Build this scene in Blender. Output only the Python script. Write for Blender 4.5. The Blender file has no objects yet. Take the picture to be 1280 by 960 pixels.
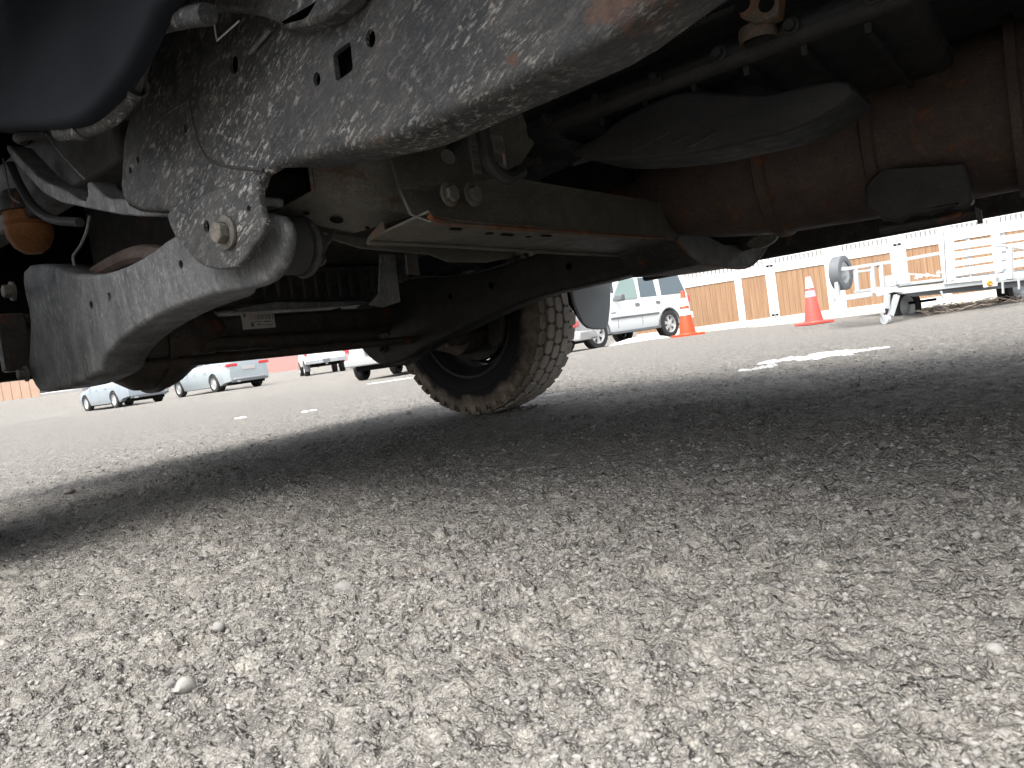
import bpy, bmesh, math, random
import numpy as np
from math import radians, sin, cos, pi, atan, atan2, sqrt, hypot
from mathutils import Vector, Matrix
from mathutils.geometry import tessellate_polygon
random.seed(7); rng = np.random.default_rng(7)
SC = bpy.context.scene
COL = SC.collection

# ------------------------------------------------------------------ camera
FPX, CH, TH, ROLL, HY = 880.0, 0.276, radians(52), radians(8.06), 430.4
PITCH = atan((480 - HY) * cos(ROLL) / FPX)
cd = bpy.data.cameras.new("camera"); cam = bpy.data.objects.new("camera", cd); COL.objects.link(cam)
FW = Vector((0, cos(PITCH), -sin(PITCH))); R0 = Vector((1, 0, 0)); U0 = R0.cross(FW)
RT = R0 * cos(ROLL) - U0 * sin(ROLL); UP = U0 * cos(ROLL) + R0 * sin(ROLL)
C0 = Vector((0, 0, CH))
m = Matrix((( RT.x, UP.x, -FW.x, 0), (RT.y, UP.y, -FW.y, 0), (RT.z, UP.z, -FW.z, CH), (0, 0, 0, 1)))
cam.matrix_world = m
cd.sensor_width = 36; cd.lens = FPX / 1280 * 36
cd.clip_start = 0.02; cd.clip_end = 3000
cd.dof.use_dof = True; cd.dof.focus_distance = 1.7; cd.dof.aperture_fstop = 20
SC.camera = cam

# ------------------------------------------------------------------ world, sun, exposure
SUN_EL, SUN_AZ = radians(61), radians(212)         # sun high behind the camera, behind thin cloud
wd = bpy.data.worlds.new("World"); SC.world = wd; wd.use_nodes = True
nt = wd.node_tree; bg = nt.nodes["Background"]
sky = nt.nodes.new("ShaderNodeTexSky"); sky.sky_type = 'NISHITA'; sky.sun_disc = False
sky.sun_elevation = SUN_EL; sky.sun_rotation = SUN_AZ
sky.air_density = 1.0; sky.dust_density = 6.0; sky.ozone_density = 1.0
hs = nt.nodes.new("ShaderNodeHueSaturation"); hs.inputs['Saturation'].default_value = 0.32
nt.links.new(sky.outputs[0], hs.inputs['Color']); nt.links.new(hs.outputs[0], bg.inputs[0])
bg.inputs[1].default_value = 0.15
sl = bpy.data.lights.new("sun", 'SUN'); sl.energy = .85; sl.angle = radians(38); sl.color = (1, .96, .9)
so = bpy.data.objects.new("sun", sl); COL.objects.link(so)
sd = Vector((sin(SUN_AZ) * cos(SUN_EL), cos(SUN_AZ) * cos(SUN_EL), sin(SUN_EL)))
so.rotation_euler = sd.to_track_quat('Z', 'Y').to_euler(); so.location = (0, 0, 30)
SC.view_settings.view_transform = 'Standard'; SC.view_settings.look = 'None'
SC.view_settings.gamma = 1; SC.view_settings.exposure = 1.56
SC.cycles.max_bounces = 8; SC.cycles.diffuse_bounces = 5

# ------------------------------------------------------------------ measuring frame
TF = Vector((-sin(TH), cos(TH), 0)); TL = Vector((cos(TH), sin(TH), 0)); TZ = Vector((0, 0, 1))
def ray(u, v): return FW + RT * ((u - 640) / FPX) - UP * ((v - 480) / FPX)
def W(u, v, d): return C0 + ray(u, v) * d                      # world point at depth d
def T(f, l, z): return TF * f + TL * l + TZ * z                # truck axes: forward, across, up
def TI(P): return (P.dot(TF), P.dot(TL), P.z)
def onL(u, v, l): r = ray(u, v); return C0 + r * (l / r.dot(TL))
def onF(u, v, f): r = ray(u, v); return C0 + r * (f / r.dot(TF))
def onZ(u, v, z): r = ray(u, v); return C0 + r * ((z - CH) / r.z)

# ------------------------------------------------------------------ materials
MATS = {}
class NB:
    def __init__(s, name):
        s.m = bpy.data.materials.new(name); s.m.use_nodes = True; s.t = s.m.node_tree
        s.p = s.t.nodes["Principled BSDF"]; s.tc = s.t.nodes.new("ShaderNodeTexCoord")
    def n(s, ty, **k):
        x = s.t.nodes.new("ShaderNode" + ty)
        for a, b in k.items():
            if hasattr(x, a): setattr(x, a, b)
            else: x.inputs[a.replace('_', ' ')].default_value = b
        return x
    def l(s, a, b): s.t.links.new(a, b)
    def map(s, scale=(1, 1, 1), rot=(0, 0, 0)):
        x = s.n("Mapping"); x.inputs['Scale'].default_value = scale; x.inputs['Rotation'].default_value = rot
        s.l(s.tc.outputs['Object'], x.inputs['Vector']); return x.outputs[0]
    def noise(s, scale, detail=4, rough=.55, vec=None, dist=0):
        x = s.n("TexNoise"); x.inputs['Scale'].default_value = scale; x.inputs['Detail'].default_value = detail
        x.inputs['Roughness'].default_value = rough; x.inputs['Distortion'].default_value = dist
        s.l(vec if vec else s.tc.outputs['Object'], x.inputs['Vector']); return x.outputs['Fac']
    def vor(s, scale, feature='F1', vec=None, out='Distance', rnd=1):
        x = s.n("TexVoronoi"); x.feature = feature; x.inputs['Scale'].default_value = scale; x.inputs['Randomness'].default_value = rnd
        s.l(vec if vec else s.tc.outputs['Object'], x.inputs['Vector']); return x.outputs[out]
    def ramp(s, fac, lo, hi, a=0., b=1.):
        x = s.n("MapRange"); x.inputs['From Min'].default_value = lo; x.inputs['From Max'].default_value = hi
        x.inputs['To Min'].default_value = a; x.inputs['To Max'].default_value = b; s.l(fac, x.inputs['Value']); return x.outputs[0]
    def mix(s, fac, a, b, mode='MIX'):
        x = s.n("MixRGB"); x.blend_type = mode
        for i, v in ((0, fac), (1, a), (2, b)):
            if isinstance(v, (int, float)): x.inputs[i].default_value = v
            elif isinstance(v, tuple): x.inputs[i].default_value = (*v, 1)
            else: s.l(v, x.inputs[i])
        return x.outputs[0]
    def math(s, op, a, b=0.):
        x = s.n("Math"); x.operation = op
        for i, v in ((0, a), (1, b)):
            if isinstance(v, (int, float)): x.inputs[i].default_value = v
            else: s.l(v, x.inputs[i])
        return x.outputs[0]
    def bump(s, h, strength=.5, dist=.002):
        x = s.n("Bump"); x.inputs['Strength'].default_value = strength; x.inputs['Distance'].default_value = dist
        s.l(h, x.inputs['Height']); s.l(x.outputs[0], s.p.inputs['Normal'])
    def set(s, **k):
        for a, v in k.items():
            i = s.p.inputs[a.replace('_', ' ')]
            if isinstance(v, tuple): i.default_value = (*v, 1)
            elif isinstance(v, (int, float)): i.default_value = v
            else: s.l(v, i)
        return s.m

def plain(name, col, rough=.5, metal=0., vary=.12, bump=.15, scale=30, **k):
    if name in MATS: return MATS[name]
    b = NB(name)
    c = b.mix(b.noise(scale, 5), tuple(x * (1 - vary) for x in col), tuple(min(1, x * (1 + vary)) for x in col))
    b.set(Base_Color=c, Roughness=b.ramp(b.noise(scale * .6, 3), .3, .7, max(0, rough - .08), min(1, rough + .08)), Metallic=metal)
    if bump: b.bump(b.noise(scale * 4, 4), bump, .002)
    b.set(**k)
    MATS[name] = b.m; return b.m

RUST_A, RUST_B = (.20, .075, .026), (.085, .030, .014)
def steel(name, base, dust=(.20, .18, .155), dust_amt=.45, flecks=0., rust=0., rough=.55, streak=(1, 1, 1), rot=(0, 0, 0), scale=1., spec=.3, stains=()):
    """painted chassis steel with dried mud, flecks thrown up by the wheels and rust."""
    if name in MATS: return MATS[name]
    b = NB(name); m1 = b.map((1, 1, 1), rot); m2 = b.n("Mapping"); m2.inputs['Scale'].default_value = streak; b.l(m1, m2.inputs['Vector']); mp = m2.outputs[0]
    c = b.mix(b.ramp(b.noise(9 * scale, 6, .65), .3, .7), tuple(x * .75 for x in base), tuple(x * 1.25 for x in base))
    d1 = b.ramp(b.noise(14 * scale, 8, .7, mp), .44, .72, 0, dust_amt)
    c = b.mix(d1, c, dust)
    fine = b.ramp(b.noise(120 * scale, 5, .7, mp), .52, .70, 0, dust_amt * .55); c = b.mix(fine, c, tuple(x * 1.15 for x in dust))
    h = b.math('ADD', b.noise(90 * scale, 6, .7), b.math('MULTIPLY', b.noise(420 * scale, 4, .7), .5))
    c = b.mix(b.ramp(b.noise(300 * scale, 4, .7), .40, .60, .45, 0), c, tuple(x * .35 for x in base))
    c = b.mix(b.ramp(b.noise(45 * scale, 6, .75, mp, .3), .56, .64, 0, dust_amt * .55), c, tuple(x * 1.2 for x in dust))
    if flecks:
        mask = b.ramp(b.noise(7 * scale, 4, .6), .38, .62, .12, 1)
        f = b.math('MAXIMUM', b.ramp(b.noise(140 * scale, 5, .66, mp, .4), .53, .585, 0, 1), b.math('MULTIPLY', b.ramp(b.noise(330 * scale, 4, .62, mp, .3), .57, .62, 0, 1), .6))
        f = b.math('MULTIPLY', f, b.ramp(b.noise(60 * scale, 3, .6), .40, .55))
        f = b.math('MULTIPLY', f, b.math('MULTIPLY', mask, flecks))
        c = b.mix(f, c, (.34, .325, .30)); h = b.math('ADD', h, b.math('MULTIPLY', f, .6))
    if rust:
        r = b.ramp(b.noise(11 * scale, 7, .68, mp, .6), .62 - .22 * rust, .70 - .16 * rust)
        rc = b.mix(b.ramp(b.noise(60 * scale, 4), .35, .65), RUST_A, RUST_B)
        c = b.mix(r, c, rc)
    for (px_, rad_, lev) in stains:
        P_ = onL(px_[0], px_[1], .60) if len(px_) == 2 else onF(px_[0], px_[1], px_[2]); q = TI(P_); d = b.n("VectorMath"); d.operation = 'DISTANCE'; b.l(b.tc.outputs['Object'], d.inputs[0]); d.inputs[1].default_value = (q[0] + .05, -(q[1] - 1.33), q[2])
        near = b.ramp(d.outputs['Value'], 0, rad_ * 1.7, 1, 0); r = b.ramp(b.math('ADD', b.math('MULTIPLY', near, .55), b.noise(32, 6, .65, None, 1.0)), lev + .12, lev + .24)
        c = b.mix(b.math('MULTIPLY', r, .75), c, b.mix(b.ramp(b.noise(60, 4), .35, .65), (.115, .060, .036), (.06, .032, .022)))
    b.bump(h, .8, .0022)
    b.set(Base_Color=c, Roughness=b.ramp(b.noise(25 * scale, 4), .3, .7, rough - .12, min(1, rough + .15)), Metallic=0.)
    b.p.inputs['Specular IOR Level'].default_value = spec
    MATS[name] = b.m; return b.m

M_rail = steel('rail_mud_splashed', (.030, .032, .035), flecks=1.0, dust_amt=.30, rust=.0, streak=(.42, 1, 1.5), rot=(0, radians(-28), 0), stains=[((785, -12), .055, .66), ((640, 76), .010, .66), ((470, 178), .014, .66)])
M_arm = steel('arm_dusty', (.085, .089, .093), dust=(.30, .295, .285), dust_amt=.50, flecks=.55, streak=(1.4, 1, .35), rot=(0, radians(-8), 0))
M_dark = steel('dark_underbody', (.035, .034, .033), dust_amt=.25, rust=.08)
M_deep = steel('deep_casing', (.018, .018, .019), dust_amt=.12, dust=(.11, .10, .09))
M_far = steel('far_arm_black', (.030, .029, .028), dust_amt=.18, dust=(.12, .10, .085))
M_cross = steel('crossmember_olive', (.110, .105, .090), dust=(.23, .21, .175), dust_amt=.35, rust=.0, stains=[((430, 205, .79), .06, .55), ((400, 200, .79), .04, .55), ((470, 235, .79), .03, .6), ((500, 250, .79), .02, .58), ((560, 274, .70), .03, .62)])
M_rusty = steel('rusty_edge', (.085, .070, .055), dust=(.22, .17, .12), dust_amt=.5, rust=.85)
M_exh = steel('exhaust_brown', (.075, .052, .044), dust=(.125, .098, .084), dust_amt=.65, rust=.22, scale=1.2, rough=.6)
M_axle = steel('axle_brown', (.048, .040, .034), dust=(.14, .115, .09), dust_amt=.45, rust=.2)
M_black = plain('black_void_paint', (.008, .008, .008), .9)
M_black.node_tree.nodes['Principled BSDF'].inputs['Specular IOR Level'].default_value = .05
M_liner = plain('black_plastic_liner', (.008, .010, .013), .8, vary=.3, scale=8)
M_liner.node_tree.nodes['Principled BSDF'].inputs['Specular IOR Level'].default_value = .12
M_floor = plain('bounce_floor', (.30, .30, .29), .7, vary=.1, scale=4)  # pale tone picked so the floor bounces light beneath the truck
M_rub = plain('rubber_black', (.022, .022, .022), .7, vary=.3, scale=25)
M_galv = plain('galvanised', (.50, .53, .54), .45, .25, vary=.12, scale=12)
M_white = plain('white_vinyl', (.80, .81, .81), .45, vary=.03, scale=3, bump=.03)
M_bolt = steel('bolt_dusty', (.10, .095, .083), dust=(.27, .24, .19), dust_amt=.6, rust=.1, scale=2)
M_orange = steel('bump_stop_amber', (.30, .12, .04), dust=(.28, .16, .08), dust_amt=.4, rust=.3, rough=.7)
M_label2 = plain('dirty_label_paper', (.16, .155, .15), .7, vary=.3, scale=60)
M_label = plain('label_paper', (.50, .48, .46), .6, vary=.12, scale=80)
M_ink = plain('label_ink', (.10, .09, .09), .7)
M_pink = plain('label_pink', (.42, .28, .29), .7)

# ------------------------------------------------------------------ mesh builder (world-space in, parent-local out)
class MB:
    def __init__(s): s.v = []; s.f = []
    def add(s, vs, fs):
        o = len(s.v); s.v += [Vector(p) for p in vs]; s.f += [tuple(i + o for i in q) for q in fs]; return s
    def box(s, c, ax, ay, az):
        """c centre, ax/ay/az half-extent vectors"""
        c = Vector(c); v = [c + ax * i + ay * j + az * k for i in (-1, 1) for j in (-1, 1) for k in (-1, 1)]
        return s.add(v, [(0, 1, 3, 2), (4, 6, 7, 5), (0, 4, 5, 1), (2, 3, 7, 6), (0, 2, 6, 4), (1, 5, 7, 3)])
    def tbox(s, f0, f1, l0, l1, z0, z1):
        return s.box(T((f0 + f1) / 2, (l0 + l1) / 2, (z0 + z1) / 2), TF * (f1 - f0) / 2, TL * (l1 - l0) / 2, TZ * (z1 - z0) / 2)
    def prism(s, pts, off):
        n = len(pts); off = Vector(off); tri = tessellate_polygon([[Vector(p) for p in pts]])
        v = [Vector(p) for p in pts] + [Vector(p) + off for p in pts]
        f = [tuple(t) for t in tri] + [tuple(i + n for i in reversed(t)) for t in tri]
        f += [(i, (i + 1) % n, (i + 1) % n + n, i + n) for i in range(n)]
        return s.add(v, f)
    def tube(s, pts, r, n=10, cap=True, rs=None):
        pts = [Vector(p) for p in pts]; v = []; f = []; prev = None
        for i, p in enumerate(pts):
            d = (pts[min(i + 1, len(pts) - 1)] - pts[max(i - 1, 0)]).normalized()
            a = prev if prev is not None else (Vector((0, 0, 1)) if abs(d.z) < .9 else Vector((1, 0, 0)))
            a = (a - d * a.dot(d)).normalized(); prev = a; b = d.cross(a)
            rr = rs[i] if rs else r
            v += [p + (a * cos(2 * pi * k / n) + b * sin(2 * pi * k / n)) * rr for k in range(n)]
        for i in range(len(pts) - 1):
            for k in range(n): f.append((i * n + k, i * n + (k + 1) % n, (i + 1) * n + (k + 1) % n, (i + 1) * n + k))
        if cap: f.append(tuple(range(n))[::-1]); f.append(tuple((len(pts) - 1) * n + k for k in range(n)))
        return s.add(v, f)
    def bar(s, a, b, w, h=None, up=TZ):
        a = Vector(a); b = Vector(b); h = h or w; d = (b - a); n = d.normalized()
        x = n.cross(up); x = x.normalized() if x.length > 1e-6 else Vector((1, 0, 0)); y = x.cross(n)
        return s.box((a + b) / 2, d / 2, x * w / 2, y * h / 2)
    def lathe(s, prof, o, ax, n=32, closed=False, a0=0, a1=2 * pi):
        """prof: (distance along axis, radius)"""
        o = Vector(o); ax = Vector(ax).normalized(); a = Vector((0, 0, 1)) if abs(ax.z) < .9 else Vector((1, 0, 0))
        a = (a - ax * a.dot(ax)).normalized(); b = ax.cross(a); full = abs(a1 - a0 - 2 * pi) < 1e-6; m_ = len(prof)
        N = n if full else n + 1; v = []; f = []
        for k in range(N):
            t = a0 + (a1 - a0) * k / n; d = a * cos(t) + b * sin(t)
            v += [o + ax * h + d * r for h, r in prof]
        for k in range(n):
            k2 = (k + 1) % N
            for i in range(m_ if closed else m_ - 1):
                j = (i + 1) % m_; f.append((k * m_ + i, k * m_ + j, k2 * m_ + j, k2 * m_ + i))
        return s.add(v, f)
    def build(s, name, mat, parent=None, label=None, cat=None, group=None, kind=None, bevel=0, smooth=35, solid=0, seg=2):
        inv = None
        if parent is not None:
            wm = parent.matrix_basis.copy(); q = parent.parent
            while q is not None: wm = q.matrix_basis @ wm; q = q.parent
            inv = wm.inverted()
        me = bpy.data.meshes.new(name)
        vs = s.v if inv is None else [inv @ p for p in s.v]
        me.from_pydata([tuple(p) for p in vs], [], s.f); me.validate()
        bm = bmesh.new(); bm.from_mesh(me); bmesh.ops.recalc_face_normals(bm, faces=bm.faces); bm.to_mesh(me); bm.free()
        if smooth: me.shade_smooth(); me.set_sharp_from_angle(angle=radians(smooth))
        me.materials.append(mat)
        o = bpy.data.objects.new(name, me); COL.objects.link(o)
        if parent is not None: o.parent = parent
        if solid: x = o.modifiers.new("s", 'SOLIDIFY'); x.thickness = solid; x.offset = 0
        if bevel: x = o.modifiers.new("b", 'BEVEL'); x.width = bevel; x.segments = seg; x.limit_method = 'ANGLE'; x.angle_limit = radians(40)
        tag(o, label, cat, group, kind); return o
def tag(o, label=None, cat=None, group=None, kind=None):
    for k, v in (('label', label), ('category', cat), ('group', group), ('kind', kind)):
        if v: o[k] = v
    return o
def empty(name, loc, rz=0, label=None, cat=None, group=None, fwd=None):
    o = bpy.data.objects.new(name, None); COL.objects.link(o); o.empty_display_size = .1
    o.matrix_basis = Matrix.Translation(Vector(loc)) @ Matrix.Rotation(rz, 4, 'Z')
    return tag(o, label, cat, group)
def children(o): return [c for c in bpy.data.objects if c.parent == o]
def copy_tree(o, parent=None):
    c = o.copy(); COL.objects.link(c)
    if parent: c.parent = parent
    for ch in children(o): copy_tree(ch, c)
    return c
def chaikin(p, it=2, closed=True):
    for _ in range(it):
        q = []; n = len(p)
        for i in range(n if closed else n - 1):
            a, b = p[i], p[(i + 1) % n]
            q += [tuple(a[k] * .75 + b[k] * .25 for k in range(len(a))), tuple(a[k] * .25 + b[k] * .75 for k in range(len(a)))]
        p = q if closed else [p[0]] + q + [p[-1]]
    return p
def smoothpath(pts, n=6):
    out = []; P_ = [Vector(p) for p in pts]; P_ = [P_[0] * 2 - P_[1]] + P_ + [P_[-1] * 2 - P_[-2]]
    for i in range(1, len(P_) - 2):
        a, b, c, d = P_[i - 1:i + 3]
        for k in range(n):
            t = k / n; out.append(.5 * ((2 * b) + (c - a) * t + (2 * a - 5 * b + 4 * c - d) * t * t + (3 * b - a - 3 * c + d) * t ** 3))
    out.append(P_[-2]); return out

def stamped(px, l, depth, r=.01, holes=(), it=1, xy=False, polys=()):
    """pressed-steel part: outline measured on the upright plane at distance l, rounded edge, flange running back by depth"""
    pts = [(TI(onL(u, v, l))[0], TI(onL(u, v, l))[2]) for u, v in px] if not xy else list(px)
    pts = chaikin(pts, it); n = len(pts)
    area = sum(pts[i][0] * pts[(i + 1) % n][1] - pts[(i + 1) % n][0] * pts[i][1] for i in range(n)) / 2
    sg = 1 if area > 0 else -1
    nor = []
    for i in range(n):
        a, b, c = pts[i - 1], pts[i], pts[(i + 1) % n]
        d1 = Vector((b[0] - a[0], b[1] - a[1])); d2 = Vector((c[0] - b[0], c[1] - b[1]))
        d1 = d1.normalized() if d1.length > 1e-9 else d2.normalized(); d2 = d2.normalized() if d2.length > 1e-9 else d1
        n_ = Vector((-(d1.y + d2.y), d1.x + d2.x)); n_ = n_.normalized() if n_.length > 1e-6 else Vector((-d1.y, d1.x)); nor.append(n_ * sg)
    rings = []
    for k in range(5):
        a = k / 4 * pi / 2; ins = r * (1 - sin(a)); dl = r * (1 - cos(a))
        rings.append([T(p[0] + q.x * ins, l + dl, p[1] + q.y * ins) for p, q in zip(pts, nor)])
    rings.append([T(p[0], l + (depth(p[0]) if callable(depth) else depth), p[1]) for p in pts])
    mb = MB(); V = [p for rg in rings for p in rg]; F = []
    for k in range(len(rings) - 1):
        F += [(k * n + i, k * n + (i + 1) % n, (k + 1) * n + (i + 1) % n, (k + 1) * n + i) for i in range(n)]
    loops = [[Vector((p[0] + q.x * r, p[1] + q.y * r, 0)) for p, q in zip(pts, nor)]]; idx = list(range(n))
    for (hu, hv, ra, rb) in holes:
        c = TI(onL(hu, hv, l)) if not xy else (hu, 0, hv); hp = []
        for k in range(14):
            t = 2 * pi * k / 14; hp.append((c[0] + ra * cos(t), c[2] + rb * sin(t)))
        o = len(V); V += [T(a, l, b) for a, b in hp] + [T(a, l + .006, b) for a, b in hp]
        idx += list(range(o, o + 14)); loops.append([Vector((a, b, 0)) for a, b in hp])
        F += [(o + i, o + (i + 1) % 14, o + 14 + (i + 1) % 14, o + 14 + i) for i in range(14)]
    for pl in polys:
        hp = [(TI(onL(u, v, l))[0], TI(onL(u, v, l))[2]) for u, v in pl]; k_ = len(hp); o = len(V)
        V += [T(a, l, b) for a, b in hp] + [T(a, l + .008, b) for a, b in hp]; idx += list(range(o, o + k_)); loops.append([Vector((a, b, 0)) for a, b in hp])
        F += [(o + i, o + (i + 1) % k_, o + k_ + (i + 1) % k_, o + k_ + i) for i in range(k_)]
    F += [tuple(idx[i] for i in t) for t in tessellate_polygon(loops)]
    return mb.add(V, F)

# ------------------------------------------------------------------ ground
CTRL = []      # (x, y, z) heights measured at contacts
def contact(u, v, d): p = W(u, v, d); CTRL.append((p.x, p.y, p.z)); return p
P_suv_f = contact(742, 436, 18.2); P_suv_r = contact(836, 422, 20.1)
P_sed = contact(148, 510, 27.5); P_van = contact(272, 490.5, 28); P_pick = contact(385, 470, 36); P_gry = contact(455, 475, 21)
P_c1 = contact(860, 420, 11.5); P_c2 = contact(1018, 405, 10.7); P_jack = contact(1113, 405, 9.3)
P_bw = contact(355, 464, 60); contact(-60, 509, 40); P_bl = contact(30, 500, 40); contact(78, 495.5, 45)
P_fa = contact(866, 417, 23.2); P_fb = contact(1040, 401, 21.4); P_fc = contact(1280, 372, 19.6)
for x, y in ((0, 0), (1, 0), (-1, .5), (0, 1.5), (1.5, 1), (-1.5, 1.5), (-2, 3), (0, 3), (1.2, 2.2), (-1, 4.5), (1, 4.5), (-3, 6), (3.2, 4), (0, 7), (3, 0), (0, -4), (-4, 0), (4, -4), (-4, -4)): CTRL.append((x, y, 0.))
for x, y in ((-60, 90), (60, 90), (0, 120), (-90, 20), (90, 20), (0, -60), (-25, 60), (30, 50)): CTRL.append((x, y, -.1))
CT = np.array(CTRL)
def terr(x, y):
    x = np.asarray(x, float); y = np.asarray(y, float); num = 0; den = 0
    for cx, cy, cz in CT:
        sc = .35 + .12 * hypot(cx, cy)
        w = 1 / (((x - cx) ** 2 + (y - cy) ** 2) / sc ** 2 + .02) ** 2
        num = num + w * cz; den = den + w
    return num / den
def hsh(ix, iy, k):
    h = (ix * 374761393 + iy * 668265263 + k * 1442695041) & 0xFFFFFFFF
    h = ((h ^ (h >> 13)) * 1274126177) & 0xFFFFFFFF
    return ((h ^ (h >> 16)) & 0xFFFFFF) / float(0x1000000)
def vnoise(x, y, k):
    ix = np.floor(x).astype(np.int64); iy = np.floor(y).astype(np.int64); fx = x - ix; fy = y - iy
    fx = fx * fx * (3 - 2 * fx); fy = fy * fy * (3 - 2 * fy)
    return (hsh(ix, iy, k) * (1 - fx) + hsh(ix + 1, iy, k) * fx) * (1 - fy) + (hsh(ix, iy + 1, k) * (1 - fx) + hsh(ix + 1, iy + 1, k) * fx) * fy
def fbm(x, y, k, o=4):
    s = 0; a = .5; t = 0
    for i in range(o): s = s + a * vnoise(x * 2 ** i + 17.3 * i, y * 2 ** i - 9.1 * i, k + i); t += a; a *= .55
    return s / t
def stones(x, y, cell, k, prob):
    """half-buried chips: height in units of the cell"""
    X = x / cell; Y = y / cell; ix = np.floor(X).astype(np.int64); iy = np.floor(Y).astype(np.int64); H = np.zeros_like(X)
    for dx in (-1, 0, 1):
        for dy in (-1, 0, 1):
            a, b = ix + dx, iy + dy; px = a + hsh(a, b, k); py = b + hsh(a, b, k + 1); r = .22 + .38 * hsh(a, b, k + 2) ** 2
            an = hsh(a, b, k + 3) * 3.14; el = .55 + .45 * hsh(a, b, k + 4); cx = X - px; cy = Y - py
            ux = cx * np.cos(an) + cy * np.sin(an); uy = (-cx * np.sin(an) + cy * np.cos(an)) / el
            d = (np.abs(ux) ** 2.4 + np.abs(uy) ** 2.4) ** (1 / 2.4) / r
            H = np.maximum(H, np.where(hsh(a, b, k + 5) < prob, np.clip(1 - d ** 2.5, 0, 1) ** .6 * r * (.35 + .5 * hsh(a, b, k + 6)), 0))
    return H
def ridged(x, y, k): return 1 - np.abs(2 * fbm(x, y, k, 3) - 1)
def ground_detail(x, y):
    r = np.hypot(x, y); near = np.clip(1.4 - r / 6, 0, 1)
    patch = np.clip((fbm(x * 5, y * 5, 40, 3) - .40) * 5, 0, 1)      # 1 = loose, 0 = packed smooth
    h = .010 * (fbm(x * 1.4, y * 1.4, 3) - .5) + .009 * (fbm(x * 9, y * 9, 11) - .5) * near + .011 * (fbm(x * 38, y * 38, 21, 3) - .5) * near + .007 * (fbm(x * 75, y * 75, 27, 2) - .5) * np.clip(1.6 - r / 2.2, 0, 1)
    f1 = np.clip(1.5 - r / 1.6, 0, 1)
    h = h + near * (.030 * stones(x, y, .030, 50, .10) * (.3 + .6 * patch) + .9 * .014 * stones(x, y, .014, 60, .6) * (.35 + patch))
    h = h + f1 * (.9 * .0065 * stones(x, y, .0065, 70, .75) * (.45 + .7 * patch) + .0050 * (fbm(x * 120, y * 120, 80, 3) - .5))
    pit = np.clip((fbm(x * 48, y * 48, 95, 3) - .60) * 6, 0, 1)
    h = h - near * .007 * pit * (.4 + .6 * patch)
    h = h + np.clip((r - 6) / 10, 0, 1) * .05 * (fbm(x * .9, y * .9, 120) - .5)
    return h
def grid_mesh(name, az, rad, mat, detail=True, **k):
    A, R_ = np.meshgrid(az, rad); x = R_ * np.sin(A); y = R_ * np.cos(A); z = terr(x, y)
    if detail: z = z + ground_detail(x, y)
    me = bpy.data.meshes.new(name); na, nr = len(az), len(rad)
    co = np.stack([x, y, z], -1).reshape(-1, 3).astype(np.float32)
    i = np.arange(nr - 1)[:, None] * na + np.arange(na - 1)[None]
    q = np.stack([i, i + 1, i + na + 1, i + na], -1).reshape(-1, 4)[:, ::-1]
    me.vertices.add(len(co)); me.vertices.foreach_set('co', co.ravel()); me.loops.add(q.size); me.loops.foreach_set('vertex_index', q.ravel().astype(np.int32))
    me.polygons.add(len(q)); me.polygons.foreach_set('loop_start', np.arange(len(q), dtype=np.int32) * 4); me.update(calc_edges=True)
    me.shade_smooth(); me.materials.append(mat); o = bpy.data.objects.new(name, me); COL.objects.link(o); return tag(o, **k)

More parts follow.
